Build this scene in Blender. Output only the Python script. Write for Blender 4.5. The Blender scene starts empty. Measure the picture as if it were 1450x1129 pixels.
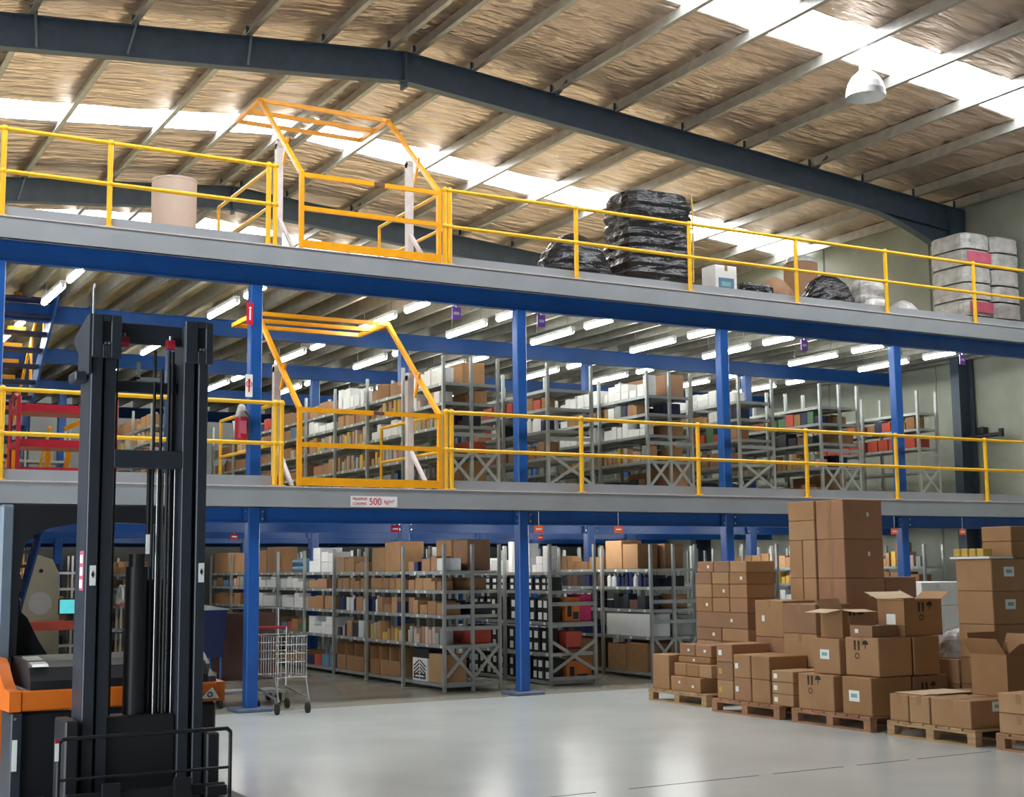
import bpy, bmesh, math, random
from mathutils import Vector, Matrix, noise

sc = bpy.context.scene
COL = sc.collection
rnd = random.Random(7)

# ------------------------------------------------------------------ camera
YAW, PIT, ROL = (math.radians(a) for a in (29.35, 7.09, -0.58))
CAM = Vector((0.0, -16.1, 1.66))
fw = Vector((math.sin(YAW) * math.cos(PIT), math.cos(YAW) * math.cos(PIT), math.sin(PIT)))
r0 = Vector((math.cos(YAW), -math.sin(YAW), 0.0))
u0 = r0.cross(fw)
rt = r0 * math.cos(ROL) + u0 * math.sin(ROL)
up = u0 * math.cos(ROL) - r0 * math.sin(ROL)
cam = bpy.data.cameras.new('camera')
cam.sensor_fit = 'HORIZONTAL'
cam.sensor_width = 36.0
cam.lens = 36.0 * 1948.0 / 1450.0
cam.clip_start, cam.clip_end = 0.05, 200
camo = bpy.data.objects.new('camera', cam)
COL.objects.link(camo)
camo.matrix_world = Matrix(((rt.x, up.x, -fw.x, CAM.x), (rt.y, up.y, -fw.y, CAM.y), (rt.z, up.z, -fw.z, CAM.z), (0, 0, 0, 1)))
sc.camera = camo

# ------------------------------------------------------------------ world, exposure
SKY, SKYLIGHT, TUBE, TUBE_G, EXPO = 4.2, 13.0, 27.0, 34.0, 0.55
w = bpy.data.worlds.new('overcast'); sc.world = w
w.use_nodes = True
bg = w.node_tree.nodes['Background']
bg.inputs[0].default_value = (0.86, 0.93, 1.0, 1)
bg.inputs[1].default_value = SKY
sc.view_settings.view_transform = 'Standard'
sc.view_settings.look = 'None'
sc.view_settings.gamma = 1
sc.view_settings.use_curve_mapping = False
sc.view_settings.exposure = EXPO
sc.cycles.use_denoising = True
sc.cycles.max_bounces = 8
sc.cycles.diffuse_bounces = 5
sc.cycles.sample_clamp_indirect = 6

# ------------------------------------------------------------------ materials
MATS = {}
def mat(name, col, rough=0.5, metal=0.0, var=0.12, vscale=6.0, bump=0.0, bscale=30.0, stretch=(1, 1, 1), emit=0.0, spec=0.5, emcol=None):
    if name in MATS: return MATS[name]
    m = bpy.data.materials.new(name); m.use_nodes = True
    nt = m.node_tree; N = nt.nodes; L = nt.links
    b = N['Principled BSDF']
    b.inputs['Roughness'].default_value = rough
    b.inputs['Metallic'].default_value = metal
    b.inputs['Specular IOR Level'].default_value = spec
    tc = N.new('ShaderNodeTexCoord'); mp = N.new('ShaderNodeMapping')
    mp.inputs['Scale'].default_value = stretch
    L.new(tc.outputs['Object'], mp.inputs['Vector'])
    nz = N.new('ShaderNodeTexNoise'); nz.inputs['Scale'].default_value = vscale; nz.inputs['Detail'].default_value = 4
    L.new(mp.outputs[0], nz.inputs['Vector'])
    rp = N.new('ShaderNodeValToRGB')
    lo = [max(0, c * (1 - var)) for c in col]; hi = [min(1, c * (1 + var)) for c in col]
    rp.color_ramp.elements[0].position = 0.3; rp.color_ramp.elements[1].position = 0.7
    rp.color_ramp.elements[0].color = (*lo, 1); rp.color_ramp.elements[1].color = (*hi, 1)
    L.new(nz.outputs['Fac'], rp.inputs[0]); L.new(rp.outputs[0], b.inputs['Base Color'])
    if bump:
        n2 = N.new('ShaderNodeTexNoise'); n2.inputs['Scale'].default_value = bscale; n2.inputs['Detail'].default_value = 3
        L.new(mp.outputs[0], n2.inputs['Vector'])
        bp = N.new('ShaderNodeBump'); bp.inputs['Strength'].default_value = bump; bp.inputs['Distance'].default_value = 0.03
        L.new(n2.outputs['Fac'], bp.inputs['Height']); L.new(bp.outputs[0], b.inputs['Normal'])
    if emit:
        b.inputs['Emission Color'].default_value = (*(emcol or col), 1); b.inputs['Emission Strength'].default_value = emit
    MATS[name] = m
    return m

PALEFLOOR = mat('pale_floor', (0.55, 0.585, 0.565), 0.22, var=0.07, vscale=0.8, bump=0.03, bscale=3)
SLAB = mat('darker_floor', (0.35, 0.34, 0.28), 0.2, var=0.12, vscale=1.2)  # darker, warmer tone for the floor behind the mezzanine edge
JOINT = mat('joint_filler', (0.03, 0.03, 0.03), 0.8)
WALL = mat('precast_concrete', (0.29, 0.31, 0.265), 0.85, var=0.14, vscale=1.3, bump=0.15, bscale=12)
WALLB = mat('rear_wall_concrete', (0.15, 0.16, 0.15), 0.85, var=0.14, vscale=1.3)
CLADF = mat('dark_wall_cladding', (0.12, 0.13, 0.13), 0.6)  # unseen front wall, darkened to cut light bounced onto near carton faces
CLAD = mat('wall_cladding', (0.42, 0.43, 0.40), 0.6)
FOIL = mat('foil_insulation', (0.72, 0.575, 0.49), 0.29, metal=0.85, var=0.07, vscale=1.5, bump=0.9, bscale=1.5, stretch=(0.9, 4.0, 1))
_n = FOIL.node_tree.nodes; _b = [n for n in _n if n.type == 'BUMP'][0]; _b.inputs['Distance'].default_value = 0.16
_w = _n.new('ShaderNodeTexNoise'); _w.inputs['Scale'].default_value = 3.4; _w.inputs['Detail'].default_value = 2; _w.inputs['Distortion'].default_value = 0.6
FOIL.node_tree.links.new([n for n in _n if n.type == 'MAPPING'][0].outputs[0], _w.inputs['Vector'])
_b2 = _n.new('ShaderNodeBump'); _b2.inputs['Strength'].default_value = 0.75; _b2.inputs['Distance'].default_value = 0.045
FOIL.node_tree.links.new(_w.outputs['Fac'], _b2.inputs['Height']); FOIL.node_tree.links.new(_b2.outputs[0], _b.inputs['Normal'])
SKYL = mat('translucent_roof_sheet', (0.95, 0.97, 1.0), 0.4, emit=SKYLIGHT)
PURLIN = mat('galvanised_purlin', (0.36, 0.36, 0.34), 0.4, metal=0.55, var=0.15)
PORTAL = mat('dark_portal_steel', (0.045, 0.07, 0.105), 0.5, var=0.15)
BLUE = mat('blue_steel', (0.010, 0.085, 0.33), 0.38, var=0.12, vscale=3)
GALV = mat('galvanised_steel', (0.40, 0.43, 0.42), 0.38, metal=0.5, var=0.14, vscale=5)
JOIST = mat('dull_galvanised_joist', (0.27, 0.27, 0.24), 0.42, metal=0.45, var=0.15)
FASC = mat('galvanised_edge_channel', (0.36, 0.38, 0.40), 0.45, metal=0.3, var=0.08, vscale=1.5)
LIP = mat('pale_edge_trim', (0.62, 0.55, 0.52), 0.5)
DECK = mat('timber_deck', (0.46, 0.40, 0.25), 0.7, var=0.3, vscale=3, stretch=(4, 0.6, 1))
YEL = mat('safety_yellow', (0.86, 0.47, 0.012), 0.35, var=0.06)
YELG = mat('gate_yellow', (0.88, 0.37, 0.006), 0.38, var=0.07)
WHITEP = mat('white_powdercoat', (0.62, 0.58, 0.58), 0.45)
WHITE = mat('white_plastic', (0.78, 0.79, 0.78), 0.5, var=0.05)
STICK = mat('white_sticker', (0.82, 0.85, 0.82), 0.6, var=0.04)
TEALP = mat('teal_print', (0.22, 0.42, 0.42), 0.6)
REDP = mat('red_paint', (0.38, 0.012, 0.03), 0.4)
SIGNRED = mat('sign_red', (0.6, 0.01, 0.05), 0.5)
SIGNORANGE = mat('sign_orange', (0.9, 0.13, 0.03), 0.5)
SIGNPURPLE = mat('sign_purple', (0.33, 0.13, 0.55), 0.5)
TUBEM = mat('lit_tube', (1.0, 1.0, 0.93), 0.4, emit=TUBE)
TUBEG = mat('lit_tube_ground', (1.0, 0.98, 0.9), 0.4, emit=TUBE_G)
WOOD = mat('pallet_timber', (0.40, 0.26, 0.13), 0.75, var=0.25, vscale=5, stretch=(1, 1, 6))
WOOD2 = mat('pallet_timber_red', (0.33, 0.17, 0.09), 0.75, var=0.25, vscale=5)
CB = [mat('cardboard_%d' % i, c, 0.75, var=0.10, vscale=2.5) for i, c in enumerate(
    [(0.37, 0.205, 0.095), (0.33, 0.175, 0.075), (0.40, 0.235, 0.115), (0.30, 0.165, 0.09), (0.36, 0.19, 0.10)])]
CBIN = mat('cardboard_inside', (0.56, 0.43, 0.27), 0.8)
TAPE = mat('packing_tape', (0.30, 0.17, 0.075), 0.35)
INK = mat('black_ink', (0.03, 0.02, 0.015), 0.7)
BLACK = mat('black_plastic', (0.012, 0.013, 0.016), 0.45)
RUBBER = mat('black_rubber', (0.015, 0.015, 0.015), 0.8)
WRAP = mat('black_stretch_wrap', (0.016, 0.017, 0.02), 0.22, var=0.2, bump=0.6, bscale=9, stretch=(1, 1, 3))
CLEARW = mat('white_stretch_wrap', (0.40, 0.40, 0.38), 0.3, var=0.25, vscale=8, bump=0.5, bscale=14)
SACK = mat('grey_white_sack', (0.42, 0.40, 0.38), 0.6, var=0.2, vscale=7, bump=0.4)
PINK = mat('pink_print', (0.50, 0.10, 0.16), 0.5)
NAVY = mat('navy_plastic', (0.012, 0.02, 0.08), 0.45)
TGREY = mat('truck_dark_grey', (0.026, 0.032, 0.043), 0.42, var=0.1)
TLITE = mat('lit_guard_grey', (0.13, 0.17, 0.21), 0.45)  # lighter truck grey, light on the front-left guard pillar put into colour
ORANGE = mat('truck_orange', (0.70, 0.16, 0.014), 0.35, var=0.06)
STEEL = mat('bright_steel', (0.60, 0.60, 0.58), 0.25, metal=0.9)
GREEN = mat('green_print', (0.07, 0.17, 0.08), 0.5)
LBLUE = mat('pale_blue', (0.10, 0.22, 0.34), 0.4)
OCHRE = mat('ochre_board', (0.55, 0.36, 0.07), 0.6)
REDBOX = mat('red_box_print', (0.48, 0.07, 0.04), 0.55)
PINKBOX = mat('magenta_box_print', (0.58, 0.03, 0.14), 0.5)
ORBOX = mat('orange_box_print', (0.60, 0.17, 0.03), 0.55)
BEIGE = mat('beige_paper', (0.52, 0.40, 0.33), 0.7, var=0.04)
CREAM = mat('cream_enamel', (0.62, 0.58, 0.42), 0.45, var=0.05)
BROWNB = mat('brown_board', (0.13, 0.06, 0.045), 0.6)
GREYB = mat('grey_goods', (0.30, 0.33, 0.31), 0.55)
SCREEN = mat('monitor_screen', (0.10, 0.55, 0.60), 0.3, emit=0.6)

# ------------------------------------------------------------------ geometry helpers
ORG = {}
class MB:
    def __init__(s): s.v, s.f, s.s = [], [], []
    def _add(s, vs, fs, smooth=False):
        n = len(s.v); s.v += [tuple(v) for v in vs]
        s.f += [tuple(i + n for i in f) for f in fs]; s.s += [smooth] * len(fs); return s
    def box(s, x0, x1, y0, y1, z0, z1):
        return s._add([(x0, y0, z0), (x1, y0, z0), (x1, y1, z0), (x0, y1, z0), (x0, y0, z1), (x1, y0, z1), (x1, y1, z1), (x0, y1, z1)],
                      [(0, 3, 2, 1), (4, 5, 6, 7), (0, 1, 5, 4), (1, 2, 6, 5), (2, 3, 7, 6), (3, 0, 4, 7)])
    def cbox(s, x0, x1, y0, y1, z0, z1, b=0.006):
        # box with chamfered edges
        bm = bmesh.new(); bmesh.ops.create_cube(bm, size=1)
        for v in bm.verts:
            v.co = Vector(((x0 + x1) / 2 + v.co.x * (x1 - x0), (y0 + y1) / 2 + v.co.y * (y1 - y0), (z0 + z1) / 2 + v.co.z * (z1 - z0)))
        bmesh.ops.bevel(bm, geom=bm.edges[:], offset=min(b, (x1 - x0) * .3, (y1 - y0) * .3, (z1 - z0) * .3), segments=1, affect='EDGES')
        bm.verts.index_update()
        s._add([v.co[:] for v in bm.verts], [[v.index for v in f.verts] for f in bm.faces]); bm.free(); return s
    def bar(s, p0, p1, w, h, upv=(0, 0, 1)):
        p0, p1 = Vector(p0), Vector(p1); d = (p1 - p0).normalized(); uv = Vector(upv)
        if abs(d.dot(uv)) > 0.98: uv = Vector((0, 1, 0))
        a = d.cross(uv).normalized() * w / 2; b = a.cross(d).normalized() * h / 2
        vs = [p + i * a + j * b for p in (p0, p1) for i, j in ((-1, -1), (1, -1), (1, 1), (-1, 1))]
        return s._add(vs, [(0, 1, 2, 3), (7, 6, 5, 4), (0, 4, 5, 1), (1, 5, 6, 2), (2, 6, 7, 3), (3, 7, 4, 0)])
    def cyl(s, p0, p1, r, r1=None, n=10, caps=True):
        p0, p1 = Vector(p0), Vector(p1); d = (p1 - p0).normalized()
        a = d.cross(Vector((0, 0, 1)) if abs(d.z) < .9 else Vector((1, 0, 0))).normalized(); b = d.cross(a)
        r1 = r if r1 is None else r1
        c = [(a * math.cos(2 * math.pi * k / n) + b * math.sin(2 * math.pi * k / n)) for k in range(n)]
        s._add([p0 + q * r for q in c] + [p1 + q * r1 for q in c], [(k, (k + 1) % n, n + (k + 1) % n, n + k) for k in range(n)], True)
        if caps:
            if r > 1e-5: s._add([p0 + q * r for q in c], [tuple(reversed(range(n)))])
            if r1 > 1e-5: s._add([p1 + q * r1 for q in c], [tuple(range(n))])
        return s
    def sph(s, c, r, n=8, m=5, sz=1.0):
        c = Vector(c); vs = []
        for j in range(m + 1):
            t = math.pi * j / m
            for k in range(n):
                p = 2 * math.pi * k / n
                vs.append(c + Vector((r * math.sin(t) * math.cos(p), r * math.sin(t) * math.sin(p), r * sz * math.cos(t))))
        return s._add(vs, [(j * n + k, (j + 1) * n + k, (j + 1) * n + (k + 1) % n, j * n + (k + 1) % n) for j in range(m) for k in range(n)], True)
    def tube(s, pts, r, n=8):
        for a, b in zip(pts, pts[1:]): s.cyl(a, b, r, n=n)
        for p in pts[1:-1]: s.sph(p, r, n=n, m=4)
        return s
    def prism(s, poly, axis, a0, a1):
        # poly: 2D points in the two other axes (x<y<z order)
        def P(u, v, a): return {'x': (a, u, v), 'y': (u, a, v), 'z': (u, v, a)}[axis]
        n = len(poly)
        vs = [P(u, v, a0) for u, v in poly] + [P(u, v, a1) for u, v in poly]
        return s._add(vs, [tuple(range(n)), tuple(reversed(range(n, 2 * n)))] + [(k, n + k, n + (k + 1) % n, (k + 1) % n) for k in range(n)])
    def ring(s, c, r, t, axis='y', n=16):
        pts = []
        for k in range(n + 1):
            a = 2 * math.pi * k / n; u, v = r * math.cos(a), r * math.sin(a)
            pts.append(Vector(c) + Vector({'y': (u, 0, v), 'x': (0, u, v), 'z': (u, v, 0)}[axis]))
        for a, b in zip(pts, pts[1:]): s.cyl(a, b, t, n=6, caps=False)
        return s
    def mesh(s, name, m, org=(0, 0, 0)):
        me = bpy.data.meshes.new(name)
        ox, oy, oz = org
        me.from_pydata([(x - ox, y - oy, z - oz) for x, y, z in s.v], [], s.f)
        me.polygons.foreach_set('use_smooth', s.s)
        me.materials.append(m); me.update(); 
        return me
    def build(s, name, m, parent=None, org=None, fix=True):
        if parent is not None: org = ORG[parent.name]
        elif org is None: org = (0, 0, 0)
        me = s.mesh(name, m, org)
        if fix:
            bm = bmesh.new(); bm.from_mesh(me); bmesh.ops.recalc_face_normals(bm, faces=bm.faces[:]); bm.to_mesh(me); bm.free()
        o = bpy.data.objects.new(name, me); COL.objects.link(o)
        if parent is not None:
            o.parent = parent; ORG[o.name] = org
        else:
            o.location = org; ORG[o.name] = tuple(org)
        return o

def tag(o, label=None, cat=None, group=None, kind=None):
    if label: o['label'] = label
    if cat: o['category'] = cat
    if group: o['group'] = group
    if kind: o['kind'] = kind
    return o
def thing(name, label, cat, loc=(0, 0, 0), group=None, kind=None):
    o = bpy.data.objects.new(name, None); COL.objects.link(o)
    o.location = loc; o.empty_display_size = 0.2; ORG[o.name] = tuple(loc)
    return tag(o, label, cat, group, kind)
def dup(me, name, loc, parent=None):
    o = bpy.data.objects.new(name, me); COL.objects.link(o)
    if parent is not None:
        g = ORG[parent.name]; o.parent = parent; o.location = (loc[0] - g[0], loc[1] - g[1], loc[2] - g[2]); ORG[o.name] = tuple(loc)
    else:
        o.location = loc; ORG[o.name] = tuple(loc)
    return o
def text_obj(body, size, m, name, parent, loc, rot, squash=1.0):
    cu = bpy.data.curves.new('t', 'FONT'); cu.body = body; cu.size = size; cu.align_x = 'LEFT'; cu.extrude = 0.0008
    t = bpy.data.objects.new('t', cu); COL.objects.link(t)
    me = bpy.data.meshes.new_from_object(t.evaluated_get(bpy.context.evaluated_depsgraph_get()))
    bpy.data.objects.remove(t); bpy.data.curves.remove(cu)
    me.materials.clear(); me.materials.append(m)
    o = dup(me, name, loc, parent); o.rotation_euler = rot; o.scale = (squash, 1, 1)
    return o

# ------------------------------------------------------------------ structure: floor, walls, roof
Z1, Z2 = 2.70, 5.71
XW, XL, YB, YF = 20.2, -3.36, 18.0, -18.0
XA = 8.42
def roofz(x): return 9.63 - 0.0884 * abs(x - XA)

fl = MB().box(XL - .3, XW + .3, YF - .3, 0.02, -0.2, 0.0).build('floor', PALEFLOOR)
tag(fl, 'pale grey glossy floor in front of the mezzanine', 'floor', kind='structure')
for a, b in ((4.9, 5.7), (6.0, 7.25), (7.4, 8.15), (8.3, 8.9), (9.0, 9.9)):
    MB().box(a, b, -7.187, -7.173, -0.01, 0.0015).build('floor_joint', JOINT, fl)
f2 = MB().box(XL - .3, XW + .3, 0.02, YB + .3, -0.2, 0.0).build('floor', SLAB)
tag(f2, 'darker grey-tan floor under the mezzanine', 'floor', kind='structure')

wr = thing('wall_right', 'grey precast concrete wall at the right side of the warehouse', 'wall', (XW, 0, 0), kind='structure')
y = YF
while y < YB - .1:
    MB().cbox(XW, XW + 0.2, y + 0.008, y + 3.0 - 0.008, 0, 8.75, 0.02).build('wall_panel', WALL, wr); y += 3.0
MB().box(XW + .05, XW + .25, YF, YB, 0, 8.8).build('wall_backing', WALL, wr)
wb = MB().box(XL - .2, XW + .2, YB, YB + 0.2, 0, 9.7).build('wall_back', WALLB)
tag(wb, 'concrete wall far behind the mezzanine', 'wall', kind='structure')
wl = MB().box(XL - .2, XL, -5.0, YB, 0, 8.7).box(XL - .2, XL, YF, -13.0, 0, 8.7).box(XL - .2, XL, -13.0, -5.0, 5.2, 8.7).build('wall_left', CLAD)  # out-of-view gap added so that daylight comes in from the left
tag(wl, 'clad side wall with a large unseen opening added to admit daylight', 'wall', kind='structure')
wf = MB().box(XL - .2, XW + .2, YF - .2, YF, 0, 9.7).build('wall_front', CLADF)
tag(wf, 'clad wall closing the warehouse behind the viewer', 'wall', kind='structure')

SKYB = [(-2.35, -1.35), (6.28, 7.36), (13.6, 14.7)]
PX = [-2.6, -1.2, 0.2, 1.65, 3.06, 4.39, 6.0, 7.15, 8.2, 8.62, 9.6, 11.04, 12.25, 13.62, 14.94, 16.41, 17.67, 18.93, 20.0]
ce = thing('ceiling', 'sloping roof lined with crinkled silver foil over steel purlins', 'ceiling', (XA, 0, 9.63), kind='structure')
def foil(y0, y1, xa, xb):
    nx = max(2, int((xb - xa) / 0.16)); ny = max(2, int((y1 - y0) / 0.11)); m = MB(); vs = []
    for j in range(ny + 1):
        for i in range(nx + 1):
            x = xa + (xb - xa) * i / nx; yy = y0 + (y1 - y0) * j / ny
            dz = 0.03 * noise.noise(Vector((x * 1.1, yy * 2.3, 1.7))) + 0.02 * noise.noise(Vector((x * 1.6, yy * 6.0, 5.1)))
            vs.append((x, yy, roofz(x) + dz))
    m._add(vs, [(j * (nx + 1) + i, j * (nx + 1) + i + 1, (j + 1) * (nx + 1) + i + 1, (j + 1) * (nx + 1) + i) for j in range(ny) for i in range(nx)], True)
    return m
ys = [YF] + [v for p in SKYB for v in p] + [YB]
for k in range(0, len(ys), 2):
    foil(ys[k], ys[k + 1], XL, XA).build('foil_lining', FOIL, ce, fix=False)
    foil(ys[k], ys[k + 1], XA, XW).build('foil_lining', FOIL, ce, fix=False)
for (a, b) in SKYB:
    for x0, x1 in zip([XL] + PX, PX + [XW]):
        if x0 < XA < x1 or x0 == 7.15 or x0 == 8.62: # solid ridge cap strip
            if x0 < XA < x1:
                MB().prism([(x0, roofz(x0) + .02), (XA, roofz(XA) + .02), (x1, roofz(x1) + .02), (x1, roofz(x1) + .05), (XA, roofz(XA) + .05), (x0, roofz(x0) + .05)], 'y', a, b).build('ridge_flashing', FOIL, ce)
                continue
        MB().prism([(x0 + .01, roofz(x0) + .03), (x1 - .01, roofz(x1) + .03), (x1 - .01, roofz(x1) + .05), (x0 + .01, roofz(x0) + .05)], 'y', a, b).build('skylight_sheet', SKYL, ce)
# outer roof skin so that no sky leaks round the sheets
for xa, xb in ((XL - .3, XA), (XA, XW + .3)):
    MB().prism([(xa, roofz(xa) + .22), (xb, roofz(xb) + .22), (xb, roofz(xb) + .26), (xa, roofz(xa) + .26)], 'y', YF - .3, YB + .3).build('roof_sheet', CLAD, ce)
pm = MB().box(-.005, .005, YF, YB, -.2, 0).box(-.005, .075, YF, YB, -.006, 0).box(-.075, .005, YF, YB, -.2, -.194).box(-.077, -.071, YF, YB, -.2, -.18).mesh('purlin', PURLIN)
for x in PX:
    dup(pm, 'purlin', (x, 0, roofz(x) - .005), ce)

def portal(yc, label):
    t = thing('portal_frame', label, 'roof frame', (XA, yc, 0), kind='structure')
    xl, xr = XL + .1, XW - .08
    tz = lambda x: roofz(x) - .205
    for s, xe in ((-1, xl), (1, xr)):
        m = MB(); d = 0.45
        pts = [XA, xe]
        m.prism([(XA, tz(XA)), (xe, tz(xe)), (xe, tz(xe) - d), (XA, tz(XA) - d)], 'y', yc - .006, yc + .006)
        for off in (0, -d):
            m.prism([(XA, tz(XA) + off), (xe, tz(xe) + off), (xe, tz(xe) + off - .016), (XA, tz(XA) + off - .016)], 'y', yc - .09, yc + .09)
        m.build('rafter', PORTAL, t)
        # haunch under the rafter at the knee
        xk = xe - s * .36; x1 = xe - s * 2.5; h = MB(); n = 8; curve = []
        for k in range(n + 1):
            u = k / n; x = x1 + (xk - x1) * u; curve.append((x, tz(x) - d - .5 * u ** 1.7))
        poly = [(x1, tz(x1) - d + .02)] + curve + [(xk, tz(xk) - d + .02)]
        h.prism(poly, 'y', yc - .006, yc + .006)
        for (xa_, za), (xb_, zb) in zip(curve, curve[1:]): h.bar((xa_, yc, za), (xb_, yc, zb), .18, .016)
        h.build('haunch', PORTAL, t)
        c = MB(); top = tz(xe)
        c.box(min(xe, xe - s * .36), max(xe, xe - s * .36), yc - .006, yc + .006, 0, top)
        for xx in (xe, xe - s * .36): c.box(xx - .008, xx + .008, yc - .1, yc + .1, 0, top)
        c.box(min(xe, xe - s * .36) - .004, max(xe, xe - s * .36) + .004, yc - .085, yc + .085, top - .52, top)
        c.build('column', PORTAL, t)
    MB().box(XA - .02, XA + .02, yc - .09, yc + .09, tz(XA) - .56, tz(XA)).build('ridge_plate', PORTAL, t)
    for x in PX:
        MB().box(x - .05, x + .05, yc - .005, yc + .005, tz(x) - .01, tz(x) + .17).build('purlin_cleat', PORTAL, t)
    for x, w_ in ((3.06, .03), (4.39, -.12), (6.0, -.05)):
        MB().bar((x, yc - .11, tz(x) + .04), (x + w_, yc - .10, tz(x) - .44), .028, .028).build('fly_brace', TLITE, t)
    for x in (11.04, 16.41):
        MB().bar((x, yc - .45, tz(x) + .10), (x, yc - .10, tz(x) - .05), .04, .04).build('fly_brace', PORTAL, t)
    return t
portal(2.1, 'dark steel portal frame spanning the roof just behind the pallet gates')
portal(10.35, 'dark steel portal frame seen low behind the upper railing')
portal(-6.2, 'dark steel portal frame nearest the viewer, above the forklift')

# ------------------------------------------------------------------ mezzanine
CX = [-0.6, 2.45, 5.5, 9.29, 12.8, 16.34]
RY = [0.2, 4.0, 7.95, 11.9, 15.8]
names = {5.5: 'beside the wire trolley and extinguisher', 9.29: 'standing between the first two ground shelving rows', 12.8: 'behind the flat carton pile', 16.34: 'behind the tall carton tower', 2.45: 'at the left edge behind the forklift', -0.6: 'far left beyond the forklift'}
rown = ['front row', 'second row', 'third row', 'fourth row', 'last row']
bolt = MB().cyl((0, 0, 0), (0, -.02, 0), .014, n=6).mesh('bolt', STEEL)
for x in CX:
    for j, yy in enumerate(RY):
        t = thing('support_column', ('blue steel mezzanine column %s' % names[x]) if j == 0 else 'blue mezzanine column in the %s, in line with the one %s' % (rown[j], names[x]), 'column', (x, yy, 0), 'mezzanine columns')
        MB().cbox(x - .075, x + .075, yy - .075, yy + .075, .04, 5.22, .012).build('post', BLUE, t)
        MB().cbox(x - .22, x + .22, yy - .22, yy + .22, 0, .045, .01).build('base_plate', mat('column_base_grey', (0.10, 0.13, 0.19), .5), t)
        for zz in (2.3, 5.24):
            if zz < 5: MB().box(x - .13, x + .13, yy - .05, yy - .04, 2.27, 2.45).build('end_plate', BLUE, t)
            if j < 2 and zz < 5:
                for bx_ in (-.105, .105):
                    for bz in (2.31, 2.4): dup(bolt, 'bolt', (x + bx_, yy - .05, bz), t)

def mezz(z0, lev, label):
    t = thing('mezzanine_platform', label, 'mezzanine', (XA, 0.0, z0), kind='structure')
    m = MB().box(XL, XW, 0.0, .012, z0 - .26, z0 - .005).box(XL, XW, 0.0, .07, z0 - .26, z0 - .25)
    m.build('edge_channel', FASC, t)
    MB().box(XL, XW, -.012, .10, z0 - .006, z0 + .006).build('edge_trim', LIP, t)
    for a, b in ((XL, 5.80), (8.12, XW)):
        MB().box(a, b, .085, .1, z0 + .006, z0 + .135).build('toe_board', FASC, t)
    MB().box(XL, XW, .1, 16.2, z0 - .035, z0 - .004).build('deck_board', DECK, t)
    xs = [XL] + CX + [XW]
    hb = z0 - .49 if lev == 2 else z0 - .44
    for j, yy in enumerate(RY):
        for a, b in zip(xs, xs[1:]):
            g = .0 if lev == 2 else .08
            m = MB()
            a_, b_ = a + g, b - g
            m.box(a_, b_, yy - .006, yy + .006, hb, z0 - .24)
            m.box(a_, b_, yy - .05, yy + .05, hb, hb + .014).box(a_, b_, yy - .05, yy + .05, z0 - .254, z0 - .24)
            m.build('beam', BLUE, t)
    jm = MB().box(-.003, .003, .08, 16.1, -.2, 0).box(-.003, .06, .08, 16.1, -.2, -.195).box(.055, .06, .08, 16.1, -.195, -.18).mesh('joist', JOIST if lev == 2 else BLUE)
    x = XL + .25
    while x < XW - .1:
        dup(jm, 'joist', (x, 0, z0 - .037), t); x += .46
    return t
mz1 = mezz(Z1, 1, 'lower mezzanine floor with grey edge channel carrying the load sign')
mz2 = mezz(Z2, 2, 'upper mezzanine floor with grey edge channel under the roof')

# load sign
sg = thing('load_sign', 'white sign with red lettering giving the maximum floor loading', 'sign', (7.03, -.004, 2.53))
MB().box(6.71, 7.35, -.006, -.001, 2.465, 2.60).build('sign_plate', WHITE, sg)
RX = (math.radians(90), 0, 0)
text_obj('MAXIMUM', .052, SIGNRED, 'lettering', sg, (6.735, -.008, 2.548), RX, .82)
text_obj('LOADING', .052, SIGNRED, 'lettering', sg, (6.735, -.008, 2.488), RX, .82)
text_obj('500', .125, SIGNRED, 'lettering', sg, (6.955, -.008, 2.492), RX, .95)
text_obj('kg/m\u00b2', .075, SIGNRED, 'lettering', sg, (7.165, -.008, 2.512), RX, .85)

# ------------------------------------------------------------------ railings and pallet gates
def railing(z0, xs, label, side):
    t = thing('guard_railing', label, 'railing', (xs[0], .03, z0))
    for i, x in enumerate(xs):
        dy = .035
        p = MB().cyl((x, dy, z0 + .01), (x, dy, z0 + 1.03), .032, n=10)
        p.build('post', YEL, t)
        for hh in (1.03, .53): MB().sph((x, dy, z0 + hh), .046).build('joint_ball', YEL, t)
        MB().cbox(x - .05, x + .05, dy - .045, dy + .045, z0 + .005, z0 + .02).build('foot_plate', YEL, t)
    for h in (1.03, .53):
        MB().cyl((xs[0], .035, z0 + h), (xs[-1], .035, z0 + h), .026, n=10).build('rail', YEL, t)
    MB().tube([(side, .035, z0 + 1.03), (side, 2.3, z0 + 1.03), (side, 2.3, z0 + .01)], .024).build('return_rail', YEL, t)
    MB().cyl((side, .035, z0 + .53), (side, 2.3, z0 + .53), .022).build('return_rail', YEL, t)
    return t
railing(Z1, [-3.2, -1.5, .5, 2.52, 4.42, 5.72, 5.80], 'yellow tube railing on the lower mezzanine, passing behind the forklift mast', 5.74)
railing(Z1, [8.07, 8.15, 10.17, 12.18, 14.24, 16.11, 18.14, 20.1], 'yellow tube railing on the lower mezzanine, right of its pallet gate', 8.15)
railing(Z2, [-3.2, -1.3, .6, 2.44, 3.64, 5.60, 5.69], 'yellow tube railing on the upper mezzanine, left of its pallet gate', 5.66)
railing(Z2, [8.065, 8.14, 10.14, 12.12, 14.17, 16.06, 18.08, 20.1], 'yellow tube railing on the upper mezzanine, right of its pallet gate', 8.11)

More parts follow.
